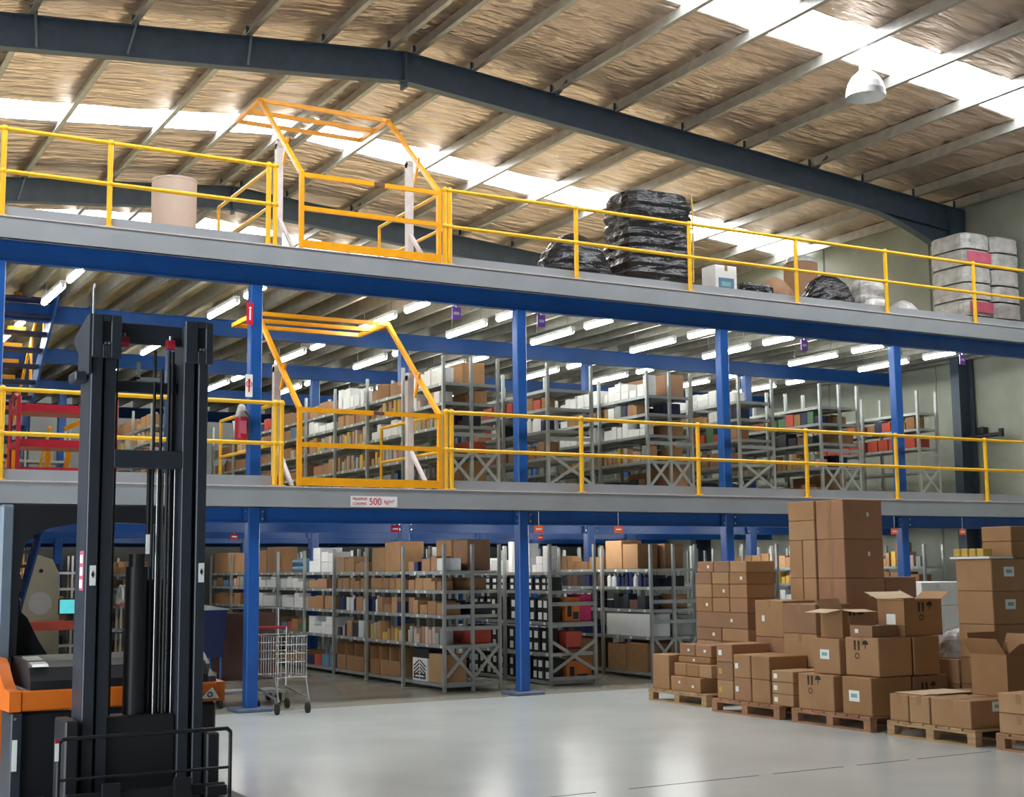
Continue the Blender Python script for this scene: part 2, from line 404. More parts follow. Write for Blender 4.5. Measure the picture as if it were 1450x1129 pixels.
def gate(z0, lab):
    t = thing('pallet_gate', lab, 'safety gate', (7.0, .02, z0))
    x0, x1, yy = 6.0, 8.0, .02
    q = .055
    for x in (x0 + .03, x1 - .03):
        MB().bar((x, yy, z0 + .01), (x, yy, z0 + 1.0), q, q).build('gate_stile', YELG, t)
        MB().bar((x, yy, z0 + .98), (x, 1.68, z0 + 2.46), q, q).build('swing_arm', YELG, t)
        MB().bar((x, 1.66, z0 + 2.46), (x, 2.72, z0 + 2.46), q, q).build('rear_stile', YELG, t)
    MB().box(x0 + .058, x1 - .058, yy - .02, yy + .02, z0 + .02, z0 + .12).build('kick_rail', YELG, t)
    MB().bar((x0 + .058, yy, z0 + .53), (x1 - .058, yy, z0 + .53), q, q).build('gate_rail', YELG, t)
    MB().bar((x0 + .058, yy, z0 + .965), (7.02, yy, z0 + .965), q, q).build('gate_rail', YELG, t)
    MB().bar((7.18, yy, z0 + .965), (x1 - .058, yy, z0 + .965), q, q).build('gate_rail', YELG, t)
    MB().bar((7.0, yy + .01, z0 + .965), (7.2, yy + .01, z0 + .965), .03, .04).build('gate_handle', BROWNB, t)
    for yb in (1.68, 2.2, 2.70):
        MB().bar((x0 + .058, yb, z0 + 2.46), (x1 - .058, yb, z0 + 2.46), q, q).build('rear_rail', YELG, t)
    for x in (x0 + .045, x1 - .045):
        MB().bar((x, .92, z0), (x, .92, z0 + 1.62), .09, .09).build('pivot_post', WHITEP, t)
        MB().bar((x, .30, z0 + .02), (x, .88, z0 + .58), .045, .045).build('post_brace', WHITEP, t)
        MB().cyl((x - .045, .92, z0 + 1.60), (x + .045, .92, z0 + 1.60), .06).build('pivot_pin', WHITEP, t)
        MB().bar((x, .60, z0 + 1.62), (x, .75, z0 + 1.30), .03, .05).build('stop_lug', YELG, t)
    return t
gate(Z1, 'yellow up-and-over pallet gate on the lower mezzanine above the load sign')
gate(Z2, 'yellow up-and-over pallet gate on the upper mezzanine under the roof')

# ------------------------------------------------------------------ tube lights
def tube_light(x, ya, yb, z, m, label, group):
    t = thing('tube_light', label, 'light', (x, (ya + yb) / 2, z), group)
    MB().box(x - .035, x + .035, ya, yb, z + .03, z + (.075 if z > 5 else .06)).build('housing', WHITE, t)
    MB().cyl((x, ya + .02, z), (x, yb - .02, z), .038, n=10).build('tube', m, t)
    for yy in (ya + .15, yb - .15): MB().cyl((x, yy, z + .07), (x, yy, z + (.43 if z > 5 else .26)), .006, n=5).build('hanger', STEEL, t)
    for yy in (ya, yb): MB().box(x - .02, x + .02, yy - .0 if yy == ya else yy - .02, yy + .02 if yy == ya else yy, z - .02, z + .035).build('end_cap', WHITE, t)
LX = [(1.4, 'left of the mast'), (3.4, 'over the red trolley'), (5.65, 'over the extinguisher'), (7.95, 'over the pallet gate'), (9.4, 'over the first shelving row'), (10.9, 'over the second shelving row'), (12.8, 'over the third shelving row'), (14.3, 'over the fourth shelving row'), (16.2, 'over the fifth shelving row'), (17.85, 'nearest the concrete wall')]
LYS = [(.30, 1.02, 'front'), (1.38, 2.62, 'second back'), (4.12, 4.62, 'third back'), (4.95, 6.3, 'fourth back'), (8.1, 8.7, 'fifth back'), (9.0, 10.3, 'rearmost')]
for x, d in LX:
    for ya, yb, e in LYS:
        tube_light(x, ya, yb, 5.24, TUBEM, 'tube light under the upper deck, %s, line %s' % (e, d), 'tube lights under the upper mezzanine')
for x in (4.0, 7.4, 9.85, 11.5, 13.3, 15.0, 17.0):
    for ya in (1.6, 5.4, 9.3):
        tube_light(x, ya, ya + 1.2, 2.402, TUBEG, '%s tube light over the ground floor, %s' % ({1.6: 'front', 5.4: 'middle', 9.3: 'rear'}[ya], {4.0: 'left of the first column', 7.4: 'left of the first shelving row', 9.85: 'in the first aisle', 11.5: 'in the second aisle', 13.3: 'in the third aisle', 15.0: 'in the fourth aisle', 17.0: 'in the last aisle'}[x]), 'tube lights over the ground floor')
# high bay lamp
t = thing('pendant_lamp', 'white dome high bay lamp hanging under the roof skylight', 'lamp', (13.8, -2.0, 8.35))
m = MB(); prof = [(.285, 8.33), (.28, 8.42), (.25, 8.53), (.19, 8.63), (.11, 8.70), (.06, 8.72)]
for (a, za), (b, zb) in zip(prof, prof[1:]): m.cyl((13.8, -2, za), (13.8, -2, zb), a, b, n=20, caps=False)
m.build('lamp_shade', WHITE, t, fix=False)
MB().cyl((13.8, -2, 8.72), (13.8, -2, 8.86), .08, n=12).build('ballast_housing', WHITE, t)
MB().cyl((13.8, -2, 8.86), (13.8, -2, 9.17), .012, n=6).build('suspension_rod', STEEL, t)
MB().sph((13.8, -2, 8.5), .09).build('bulb', WHITE, t)

# small hanging signs
def plate_sign(x, y, z, wx, h, m, label, axis='x', rodtop=None, group=None):
    t = thing('aisle_sign', label, 'sign', (x, y, z), group)
    if axis == 'x': MB().box(x - wx / 2, x + wx / 2, y - .006, y + .006, z - h / 2, z + h / 2).build('sign_plate', m, t)
    else: MB().box(x - .006, x + .006, y - wx / 2, y + wx / 2, z - h / 2, z + h / 2).build('sign_plate', m, t)
    if axis == 'x': MB().box(x - wx * .32, x + wx * .32, y - .009, y - .006, z - h * .12, z + h * .12).build('print_band', WHITE, t)
    if rodtop: MB().cyl((x, y, z + h / 2), (x, y, rodtop), .006, n=5).build('hanger', STEEL, t)
for x, d in ((8.39, 'right of the pallet gate'), (9.73, 'beside the second blue column'), (14.55, 'between the third and fourth columns'), (18.05, 'by the concrete wall')):
    plate_sign(x, .34, 5.13, .13, .17, SIGNPURPLE, 'small purple aisle sign hanging under the upper mezzanine %s' % d, rodtop=5.675, group='purple aisle signs')
for x, d in ((9.46, 'on the second blue column'), (10.75, 'over the second aisle'), (15.99, 'right of the carton tower'), (17.5, 'above the stacked cartons at the right')):
    plate_sign(x, .02, 2.2, .14, .09, SIGNORANGE, 'small orange aisle sign under the lower mezzanine edge %s' % d, rodtop=2.455, group='orange aisle signs')
for x, y, d in ((7.46, -.0, 'over the first shelving row'), (6.6, 4.0, 'deep behind the first blue column'), (12.0, 4.0, 'behind the second shelving row')):
    plate_sign(x, y + .3, 2.2, .12, .09, SIGNRED, 'small red aisle sign under the lower mezzanine %s' % d, rodtop=2.665, group='red aisle signs')

# ------------------------------------------------------------------ reach truck
t = thing('reach_truck', 'orange and dark grey reach truck with tall lowered mast, facing the viewer', 'forklift', (2.2, -6.6, 0))
# chassis
MB().cbox(1.60, 2.86, -6.93, -6.45, .1, .80, .015).build('battery_box', BLACK, t)
MB().cbox(1.545, 1.615, -6.97, -6.62, .08, .80, .008).build('corner_plate', TGREY, t)
MB().box(1.555, 1.585, -6.974, -6.97, .45, .64).build('data_label', STICK, t)
MB().box(1.56, 1.575, -6.974, -6.97, .76, .775).build('screw', STEEL, t)
MB().cbox(1.60, 2.84, -6.965, -6.86, .81, .935, .01).build('front_band', ORANGE, t)
side = [(-6.97, .81), (-6.97, .935), (-6.80, .94), (-6.68, .98), (-6.50, 1.08), (-6.40, 1.11), (-5.2, 1.11), (-5.05, .95), (-5.05, .12), (-6.50, .12), (-6.58, .80)]
MB().prism(side, 'x', 1.53, 1.60).build('side_panel', ORANGE, t)
sideR = [(-6.97, .81), (-6.97, .935), (-6.80, .94), (-6.60, .95), (-5.2, 1.0), (-5.05, .9), (-5.05, .12), (-6.50, .12), (-6.58, .80)]
MB().prism(sideR, 'x', 2.84, 2.905).build('side_panel', ORANGE, t)
MB().cbox(1.60, 2.86, -6.45, -5.1, .12, .85, .02).build('body', TGREY, t)
cowl = [(-6.93, .935), (-6.93, .99), (-6.86, 1.07), (-6.72, 1.105), (-6.3, 1.12), (-6.3, .935)]
m = MB().prism(cowl, 'x', 1.66, 2.80); 
m.prism([(-6.93, .935), (-6.90, .97), (-6.80, 1.01), (-6.45, 1.02), (-6.3, .935)], 'x', 2.80, 2.86)
m.build('cowl', BLACK, t)
MB().prism([(-6.87, 1.075), (-6.84, 1.09), (-6.5, 1.125), (-6.5, 1.115)], 'x', 1.68, 1.78).build('grab_rim', GALV, t)
MB().prism([(-6.84, 1.05), (-6.7, 1.12), (-6.5, 1.14), (-6.5, 1.02), (-6.82, 1.0)], 'x', 2.78, 2.84).build('grab_rim', GREYB, t)
MB().box(2.60, 2.78, -6.975, -6.968, .835, .865).build('stripe', REDP, t)
m = MB().prism([(2.735, .83), (2.865, .83), (2.82, .90)], 'y', -6.978, -6.970); m.build('badge_plate', STICK, t)
MB().ring((2.80, -6.98, .855), .016, .004, 'y', 10).build('badge_mark', NAVY, t)
# seat
sb = MB().prism([(1.64, 1.0), (1.64, 1.34), (1.67, 1.42), (1.72, 1.43), (1.79, 1.36), (1.87, 1.2), (1.96, 1.06), (1.97, 1.0)], 'y', -6.02, -5.86)
so = sb.build('seat_back', BLACK, t)
MB().cbox(1.66, 1.76, -6.0, -5.9, 1.42, 1.50, .02).build('head_rest', BLACK, so)
MB().cbox(1.64, 2.0, -6.1, -5.6, .95, 1.06, .04).build('seat_cushion', BLACK, t)
MB().cyl((2.45, -6.3, 1.1), (2.42, -6.22, 1.25), .02).ring((2.42, -6.22, 1.26), .12, .014, 'z').build('steering_wheel', BLACK, t)
# overhead guard
for x, yy, mm in ((1.62, -6.1, TLITE), (1.62, -5.15, TGREY), (2.9, -6.1, TGREY), (2.9, -5.15, TGREY)):
    MB().cbox(x - .05, x + .05, yy - .06, yy + .06, .95, 2.14, .02).build('guard_pillar', mm, t)
MB().box(2.945, 2.975, -6.2, -6.1, 1.62, 2.04).build('pillar_trim', ORANGE, t)
MB().prism([(1.655, 2.14), (2.95, 2.14), (2.95, 1.97), (2.88, 2.0), (2.4, 2.02), (2.1, 2.015), (1.9, 1.98), (1.79, 1.93), (1.735, 1.86), (1.71, 1.7), (1.70, 1.1), (1.655, 1.1)], 'y', -6.15, -6.05).build('guard_front_bow', BLACK, t)
for x in (1.62, 2.9): MB().cbox(x - .05, x + .05, -6.1, -5.1, 2.05, 2.14, .015).build('guard_side_beam', TGREY, t)
for k in range(6):
    MB().box(1.8 + .19 * k, 1.84 + .19 * k, -6.05, -5.1, 2.07, 2.13).build('guard_bar', TGREY, t)
MB().cbox(1.57, 2.95, -5.18, -5.1, 2.05, 2.14, .015).build('guard_rear_beam', TGREY, t)
# support legs and wheels
for x in (1.62, 2.70):
    MB().cbox(x, x + .16, -8.75, -6.9, .08, .28, .02).build('support_leg', TGREY, t)
    MB().cyl((x + .02, -8.6, .11), (x + .14, -8.6, .11), .11, n=20).build('load_wheel', RUBBER, t)
MB().cyl((1.9, -5.5, .17), (2.05, -5.5, .17), .17, n=20).build('drive_wheel', RUBBER, t)
# mast
zb = .12
for x0, x1, sd in ((1.845, 1.915, -1), (2.515, 2.578, 1)):
    w0, w1 = (x0, x0 + .014) if sd < 0 else (x1 - .014, x1)
    MB().cbox(x0, x1, -7.56, -7.53, zb, 3.2, .005).box(w0, w1, -7.53, -7.30, zb, 3.2).box(x0, x1, -7.30, -7.27, zb, 3.2).build('outer_channel', TGREY, t)
for x0, x1, sd in ((1.930, 2.000, -1), (2.425, 2.495, 1)):
    w0, w1 = (x1 - .014, x1) if sd < 0 else (x0, x0 + .014)
    MB().cbox(x0, x1, -7.54, -7.51, zb, 3.22, .005).box(w0, w1, -7.51, -7.32, zb, 3.22).box(x0, x1, -7.32, -7.29, zb, 3.22).build('inner_channel', TGREY, t)
for x0, x1 in ((1.915, 1.930), (2.495, 2.515)):
    MB().box(x0, x1, -7.50, -7.42, zb, 3.1).build('slide_gap', BLACK, t)
for sd in (-1, 1):
    a, b = (1.84, 2.02) if sd < 0 else (2.42, 2.60)
    gx0, gx1 = (1.905, 1.955) if sd < 0 else (2.50, 2.55)
    MB().cbox(a, gx0, -7.585, -7.56, 2.98, 3.25, .005).cbox(gx1, b, -7.585, -7.56, 2.98, 3.25, .005).cbox(gx0, gx1, -7.585, -7.56, 2.98, 3.06, .004).box(gx0, gx1, -7.585, -7.56, 3.21, 3.25).build('mast_head', TGREY, t)
    MB().box(gx0, gx1, -7.565, -7.545, 3.06, 3.21).build('head_slot', BLACK, t)
    for dx in (.014, .036): MB().cyl((gx0 + dx, -7.59, 3.07), (gx0 + dx, -7.56, 3.07), .009, n=8).build('bolt', STEEL, t)
MB().prism([(-7.58, 2.88), (-7.58, 3.25), (-7.50, 3.25), (-7.14, 3.16), (-7.14, 3.12), (-7.27, 3.04), (-7.27, 2.88)], 'x', 1.825, 1.84).build('head_gusset', TGREY, t)
MB().cbox(1.76, 1.84, -7.5, -7.3, 2.84, 2.90, .01).build('hose_bracket', TGREY, t)
MB().cbox(2.0, 2.425, -7.46, -7.43, 3.10, 3.23, .005).build('crossbar', TGREY, t)
MB().cbox(2.0, 2.425, -7.40, -7.37, 2.80, 2.87, .005).build('crossbar', TGREY, t)
MB().cbox(2.0, 2.425, -7.54, -7.46, 2.31, 2.42, .005).build('crossbar', TGREY, t)
MB().box(2.16, 2.18, -7.42, -7.40, 2.88, 2.99).box(2.16, 2.33, -7.42, -7.40, 2.87, 2.895).build('hose_clamp', GALV, t)
for x in (2.055, 2.345):
    MB().cyl((x - .024, -7.5, 3.10), (x + .024, -7.5, 3.10), .033, n=12).build('chain_pulley', REDP, t)
    MB().cyl((x, -7.5, 3.12), (x, -7.5, 3.155), .011).build('pulley_bolt', STEEL, t)
for k, (x, r, mm, za) in enumerate([(2.018, .004, STEEL, 2.9), (2.034, .007, BLACK, 3.07), (2.275, .010, BLACK, 3.07), (2.295, .006, STEEL, 2.31), (2.315, .011, BLACK, 2.95), (2.338, .008, STEEL, 2.31), (2.355, .011, BLACK, 3.07), (2.375, .006, STEEL, 2.31), (2.39, .010, BLACK, 3.07), (2.405, .005, STEEL, 2.31)]):
    MB().cyl((x, -7.45 + .02 * (k % 3), .5), (x, -7.45 + .02 * (k % 3), za), r, n=6).build('mast_hose' if mm is BLACK else 'lift_chain', mm, t)
MB().cyl((2.19, -7.4, .2), (2.19, -7.4, 1.70), .068, n=16).cyl((2.19, -7.4, 1.70), (2.19, -7.4, 1.78), .05, n=16).build('lift_cylinder', BLACK, t)
MB().cyl((2.26, -7.38, 1.78), (2.26, -7.38, 2.32), .014, n=10).build('piston_rod', BLACK, t)
MB().box(2.225, 2.245, -7.49, -7.47, 1.78, 1.90).build('valve_tag', STICK, t)
MB().cbox(2.0, 2.425, -7.5, -7.3, .2, .80, .01).build('carriage', BLACK, t)
MB().box(2.262, 2.424, -7.36, -7.345, .8, 1.62).box(2.38, 2.424, -7.36, -7.345, 1.62, 3.0).build('dark_backing', BLACK, t)  # black plate added behind the hoses to darken that strip of the mast
for x in (1.74, 2.59): MB().cbox(x, x + .08, -7.62, -7.3, .15, .80 if x < 2 else .68, .01).build('reach_carriage', BLACK, t)
for x0, z0_, z1_ in ((1.868, 1.59, 1.71), (2.535, 1.60, 1.72)):
    lb = MB().box(x0, x0 + .036, -7.565, -7.561, z0_, z1_).build('warning_label', STICK, t)
    MB().prism([(x0 + .018, z0_ + .045), (x0 + .028, z0_ + .065), (x0 + .018, z0_ + .088), (x0 + .008, z0_ + .065)], 'y', -7.568, -7.565).build('warning_mark', INK, lb)
lb = MB().box(1.842, 1.845, -7.50, -7.40, 1.56, 1.80).build('warning_label', PINK, t)
for z in (1.575, 1.65, 1.725): MB().box(1.840, 1.842, -7.485, -7.415, z, z + .05).build('label_print', STICK, lb)
# load backrest and forks
MB().tube([(1.67, -7.8, .12), (1.67, -7.8, .70), (1.69, -7.8, .72), (2.66, -7.8, .72), (2.68, -7.8, .70), (2.68, -7.8, .12)], .012).build('backrest_frame', BLACK, t)
MB().cyl((1.67, -7.8, .49), (2.68, -7.8, .49), .009).build('backrest_bar', BLACK, t)
lb = MB().box(1.645, 1.668, -7.814, -7.812, .60, .72).build('backrest_label', STICK, t)
MB().box(1.645, 1.668, -7.816, -7.814, .70, .725).build('label_print', REDP, lb)
MB().cbox(1.72, 2.66, -7.78, -7.74, .34, .40, .006).cbox(1.72, 2.66, -7.78, -7.74, .1, .16, .006).build('fork_carriage', BLACK, t)
for x in (1.92, 2.34):
    MB().prism([(-7.78, .45), (-7.82, .45), (-7.83, .12), (-8.95, .075), (-8.95, .06), (-7.78, .06)], 'x', x, x + .1).build('fork', BLACK, t)
MB().cbox(2.53, 2.66, -7.82, -7.78, .33, .39, .006).build('backrest_bracket', BLACK, t)
MB().tube([(1.86, -7.5, 3.24), (1.86, -7.5, 3.42), (1.875, -7.45, 3.46)], .007, n=6).build('antenna_wire', GALV, t)

# ------------------------------------------------------------------ shelving
XR = {1: [8.56, 9.0, 9.43], 2: [10.26, 11.02], 3: [12.03, 12.45, 12.86], 4: [13.80, 14.48], 5: [15.5, 15.92, 16.32], 6: [17.71, 18.16]}
SHG = [.10, .63, 1.04, 1.38, 1.65]
SHU = [.10, .59, .99, 1.32, 1.60]
PITCH, Y0 = 1.345, 1.09
rowname = {1: 'first shelving row, behind the pallet gate', 2: 'second shelving row', 3: 'third shelving row', 4: 'fourth shelving row', 5: 'fifth shelving row', 6: 'last shelving row by the wall', 0: 'far left shelving row behind the desk'}
UPR = {}
def upr(h):
    if h not in UPR:
        m = MB()
        m.box(-.021, .021, -.025, -.021, 0, h).box(-.021, -.017, -.021, .021, 0, h).box(.017, .021, -.021, .021, 0, h)
        z = .06
        me = m.mesh('upright', GALV)
        UPR[h] = me
    return UPR[h]
SHM = {}
def shelf_mesh(d, l):
    k = (round(d, 3), round(l, 3))
    if k not in SHM:
        SHM[k] = MB().box(0, d, 0, l, -.006, 0).box(0, .006, 0, l, -.045, -.006).box(d - .006, d, 0, l, -.045, -.006).box(.006, d - .006, 0, .006, -.045, -.006).mesh('shelf', GALV)
    return SHM[k]
def shelving(xs, z0, nb, levels, label, y0=Y0, top=1.97, tags=False):
    t = thing('shelving_row', label, 'shelving', (xs[0], y0, z0), 'galvanised shelving rows')
    for i in range(nb + 1):
        for x in xs: dup(upr(top), 'upright', (x, y0 + i * PITCH, z0), t)
    for a, b in zip(xs, xs[1:]):
        me = shelf_mesh(b - a - .05, PITCH - .05)
        for i in range(nb):
            for h in levels: dup(me, 'shelf', (a + .025, y0 + i * PITCH + .025, z0 + h), t)
        # end frame facing the viewer
        yy = y0 - .02
        for h0, h1, hh in ((.62, .20, 0), (.20, .62, 0)):
            MB().bar((a + .02, yy - .005 * (1 if h0 > h1 else 2), z0 + h0), (b - .02, yy - .005 * (1 if h0 > h1 else 2), z0 + h1), .045, .008, (0, 1, 0)).build('cross_brace', GALV, t)
        for h in (.10, .86, 1.16): MB().box(a + .025, b - .025, yy - .006, yy, z0 + h - .03, z0 + h + .025).build('end_rail', GALV, t)
    if tags:
        m = MB(); r = random.Random(3)
        for i in range(nb):
            for h in levels[1:]:
                for k in range(3):
                    yy = y0 + i * PITCH + .15 + .4 * k + r.uniform(-.08, .1)
                    m.box(xs[0] + .018, xs[0] + .023, yy, yy + .055, z0 + h - .042, z0 + h - .006)
        tag(m.build('shelf_ticket', STICK, t), 'white tickets along the shelf edges', kind='stuff')
    return t
NB = {1: 8, 2: 6, 3: 5, 4: 5, 5: 5, 6: 5}
SHG2 = [.06, .46, .90, 1.35, 1.62]
for k in XR:
    shelving(XR[k], 0, NB[k], SHG2 if k == 2 else SHG, 'galvanised ground floor shelving, %s' % rowname[k].replace(', behind the pallet gate', ', behind the wire trolley'), tags=(k <= 3), top=2.02)
    shelving(XR[k], Z1, NB[k], SHU, 'galvanised shelving on the lower mezzanine, %s' % rowname[k], tags=(k == 1))
shelving([6.35, 6.78], 0, 3, SHG, 'galvanised ground floor shelving, short row deep behind the forklift', y0=8.3)
shelving([6.35, 6.78], Z1, 3, SHU, 'galvanised shelving on the lower mezzanine, short row seen through the mast', y0=8.3)

# goods on the shelves -------------------------------------------------------
UNIT = {}
def unit(nm, m):
    k = (nm, m.name)
    if k not in UNIT: UNIT[k] = MB().cbox(-.5, .5, -.5, .5, 0, 1, .02).mesh(nm, m)
    return UNIT[k]
SIDE_LABEL = MB().box(-.502, -.5, -.28, .28, .18, .78).mesh('box_label', STICK)
DASH = MB().box(-.506, -.502, -.2, .2, .58, .66).box(-.506, -.502, -.2, .1, .40, .48).mesh('label_print', INK)
COUNT = {}
NTH = ['first', 'second', 'third', 'fourth', 'fifth', 'sixth', 'seventh', 'eighth', 'ninth', 'tenth', 'eleventh', 'twelfth', 'thirteenth', 'fourteenth', 'fifteenth', 'sixteenth']
ordn = ['bottom', 'second', 'third', 'fourth', 'top']
def place(nm, cat, m, x0, x1, y0, y1, z0, z1, label, group, sticker=False, me=None):
    o = bpy.data.objects.new(nm, me or unit(nm, m)); COL.objects.link(o)
    o.location = ((x0 + x1) / 2, (y0 + y1) / 2, z0); o.scale = (x1 - x0, y1 - y0, z1 - z0)
    tag(o, label, cat, group); COUNT[nm] = COUNT.get(nm, 0) + 1
    if sticker:
        c = bpy.data.objects.new('box_label', SIDE_LABEL); COL.objects.link(c); c.parent = o
    return o
def binmesh():
    m = MB()
    m.box(-.5, .5, -.5, -.46, 0, 1).box(-.5, .5, .46, .5, 0, 1).box(-.5, .5, -.46, .46, 0, .03).box(.46, .5, -.46, .46, 0, 1).box(-.5, -.46, -.46, .46, 0, .55)
    return m.mesh('pick_bin', CB[1])
BIN = binmesh()
BOT = MB().cyl((0, 0, 0), (0, 0, .72), .46, n=10).cyl((0, 0, .72), (0, 0, .86), .46, .2, n=10).cyl((0, 0, .86), (0, 0, 1), .2, n=10).mesh('bottle', WHITE)
BOTD = BOT.copy(); BOTD.materials.clear(); BOTD.materials.append(NAVY)
DISTANT = MB()
def fill(xf, xb, ya, yb, zs, room, style, r, where, far=False, merge=False):
    """goods standing on one shelf bay, fronts along the left (aisle) face xf"""
    y = yb - .02; idx = 0
    D = xb - xf
    while y > ya + .1:
        st = style if style != 'mix' else r.choice(['brown', 'brown', 'white', 'small', 'dark', 'color', 'bottle', 'brown', 'gap'])
        k = 1.35 if far else .82
        if st == 'gap': y -= r.uniform(.08, .25); continue
        if st == 'brown': wd = r.uniform(.18, .34) * k; h = min(room * .85, r.uniform(.12, .25)); nm, cat, m, lab = 'carton', 'box', r.choice(CB), 'brown carton'
        elif st == 'big': wd = r.uniform(.4, .6); h = min(room, r.uniform(.36, .48)); nm, cat, m, lab = 'carton', 'box', r.choice(CB), 'large carton'
        elif st == 'white': wd = r.uniform(.14, .28) * k; h = min(room, r.uniform(.1, .24)); nm, cat, m, lab = 'white_box', 'box', WHITE, 'white box'
        elif st == 'small': wd = r.uniform(.09, .15) * k; h = min(room, r.uniform(.1, .26)); nm, cat, m, lab = 'product_box', 'box', r.choice([CB[2], BEIGE, OCHRE, CB[0], GREYB]), 'buff box'
        elif st == 'dark': wd = r.uniform(.14, .3) * k; h = min(room * .85, r.uniform(.12, .24)); nm, cat, m, lab = 'dark_box', 'box', r.choice([BLACK, NAVY, BROWNB, TGREY]), 'dark box'
        elif st == 'black': wd = r.uniform(.15, .2); h = min(room * .48, .17); nm, cat, m, lab = 'labelled_box', 'box', BLACK, 'black box'
        elif st == 'color': wd = r.uniform(.14, .26) * k; h = min(room, r.uniform(.12, .24)); nm, cat, m, lab = 'printed_box', 'box', r.choice([REDBOX, ORBOX, GREYB, NAVY, REDBOX, CB[1], LBLUE, GREEN]), 'coloured box'
        elif st == 'red': wd = r.uniform(.22, .34); h = min(room, .2); nm, cat, m, lab = 'printed_box', 'box', REDBOX, 'red box'
        elif st == 'bin': wd = .36; h = min(room, .42); nm, cat, m, lab = 'pick_bin', 'bin', None, 'pick bin'
        elif st == 'bottle': wd = .1; h = min(room, .24); nm, cat, m, lab = 'bottle', 'bottle', None, 'bottle'
        if y - wd < ya: break
        dep = min(D - .03, max(.16, wd * 1.2)) if st not in ('bin', 'big') else D - .04
        if st == 'bottle': dep = .1
        a = xf + r.uniform(.0, .035) + .03
        lab2 = '%s, %s from far end, %s' % (lab, NTH[idx], where); grp = '%s goods, %s' % (nm.replace('_', ' '), where); idx += 1
        if merge and nm == 'carton':
            DISTANT.box(a, a + dep, y - wd, y - .006, zs, zs + h); y -= wd + r.uniform(0, .03); continue
        me = BIN if st == 'bin' else ((BOT if r.random() < .5 else BOTD) if st == 'bottle' else None)
        place(nm, cat, m, a, a + dep, y - wd, y - .006, zs, zs + h, lab2, grp, sticker=(st == 'black'), me=me)
        if st == 'black' and room > h * 2: place(nm, cat, m, a, a + dep, y - wd, y - .006, zs + h + .002, zs + 2 * h, 'upper ' + lab2, grp, sticker=True)
        elif st in ('white', 'small') and room > 2 * h + .02 and r.random() < .45:
            place(nm, cat, m, a, a + dep, y - wd, y - .006, zs + h + .002, zs + 2 * h, 'upper ' + lab2, grp)
        y -= wd + r.uniform(0, .03 if st != 'mix' else .08)
    return
def stock(k, z0, levels, nb, style_of, floor_name):
    xs = XR[k]; r = random.Random(100 * k + (1 if z0 > 1 else 0))
    for i in range(nb):
        ya = Y0 + i * PITCH + .03; yb = ya + PITCH - .06
        for j, h in enumerate(levels):
            room = (levels[j + 1] if j + 1 < len(levels) else 2.02) - h - .07
            if j == len(levels) - 1: room = .5 if z0 < 1 else .36
            st = style_of(i, j)
            if not st: continue
            where = '%s shelf, %s bay, %s, %s' % (ordn[j], ['front', 'second', 'third', 'fourth', 'fifth', 'sixth', 'seventh', 'rear'][i], {1: 'first row', 2: 'second row', 3: 'third row', 4: 'fourth row', 5: 'fifth row', 6: 'wall row'}[k], floor_name)
            fill(xs[0], xs[1], ya, yb, z0 + h + .001, room, st, r, where, far=i >= 3, merge=(i >= 4 or (k >= 3 and i >= 1)))
            if len(xs) == 3 and i == 0:
                fill(xs[1] + .02, xs[2], ya, yb, z0 + h + .001, room, 'big' if j in (0, 4) else 'dark' if (k + j) % 3 == 0 else 'red' if k == 1 and j in (1, 2) else 'brown', r, where.replace('front bay', 'bay end'))
G1 = [['', 'bin', 'bin', 'color', 'brown', 'dark', 'brown', 'brown'],
      ['small', 'small', 'mix', 'white', 'color', 'brown', 'mix', 'white'],
      ['brown', 'mix', 'mix', 'brown', 'white', 'white', 'mix', 'brown'],
      ['brown', 'brown', 'brown', 'brown', 'white', 'white', 'small', 'mix'],
      ['mix', 'big', 'brown', 'white', '', 'big', 'big', 'big']]
stock(1, 0, SHG, 8, lambda i, j: G1[j][i], 'ground')
stock(2, 0, SHG2, 3, lambda i, j: 'white' if j == 4 else 'black' if i < 2 else 'dark', 'ground')
G3 = [['big', 'big'], ['', 'dark'], ['dark', 'black'], ['bottle', 'dark'], ['big', 'brown']]
stock(3, 0, SHG, 2, lambda i, j: G3[j][i], 'ground')
stock(5, 0, SHG, 2, lambda i, j: ['', '', 'white', 'small', 'brown'][j], 'ground')
stock(6, 0, SHG, 2, lambda i, j: ['', '', 'mix', 'brown', 'small'][j], 'ground')
U1 = [['dark', 'brown', 'small', 'brown', 'brown', 'dark', 'brown', ''],
      ['mix', 'small', 'small', 'mix', 'brown', 'brown', 'mix', 'brown'],
      ['small', 'white', 'small', 'small', 'mix', 'brown', 'brown', 'mix'],
      ['mix', 'small', 'brown', 'white', 'mix', 'brown', 'small', 'brown'],
      ['white', 'brown', 'white', 'brown', 'brown', 'mix', 'mix', '']]
XR[7] = [6.35, 6.78]
def stock7(z0, lv, styles, fn):
    r = random.Random(77 + int(z0))
    for i in range(3):
        for j, h in enumerate(lv):
            room = (lv[j + 1] if j < 4 else 2.0) - h - .07
            fill(6.35, 6.78, 8.33 + i * PITCH, 8.33 + i * PITCH + PITCH - .06, z0 + h + .001, room, styles[j], r, '%s shelf, %s bay, short row, %s' % (ordn[j], NTH[i], fn), far=True, merge=True)
stock7(0, SHG, ['brown', 'mix', 'white', 'mix', 'brown'], 'ground')
stock7(Z1, SHU, ['brown', 'brown', 'mix', 'small', 'brown'], 'mezzanine')
stock(1, Z1, SHU, 8, lambda i, j: U1[j][i], 'mezzanine')
stock(2, Z1, SHU, 2, lambda i, j: ['', 'brown', 'mix', 'color', ''][j], 'mezzanine')
stock(3, Z1, SHU, 2, lambda i, j: ['dark', 'small', 'white', 'mix', 'white'][j], 'mezzanine')
stock(4, Z1, SHU, 2, lambda i, j: ['dark', 'brown', 'color', 'mix', 'white'][j], 'mezzanine')
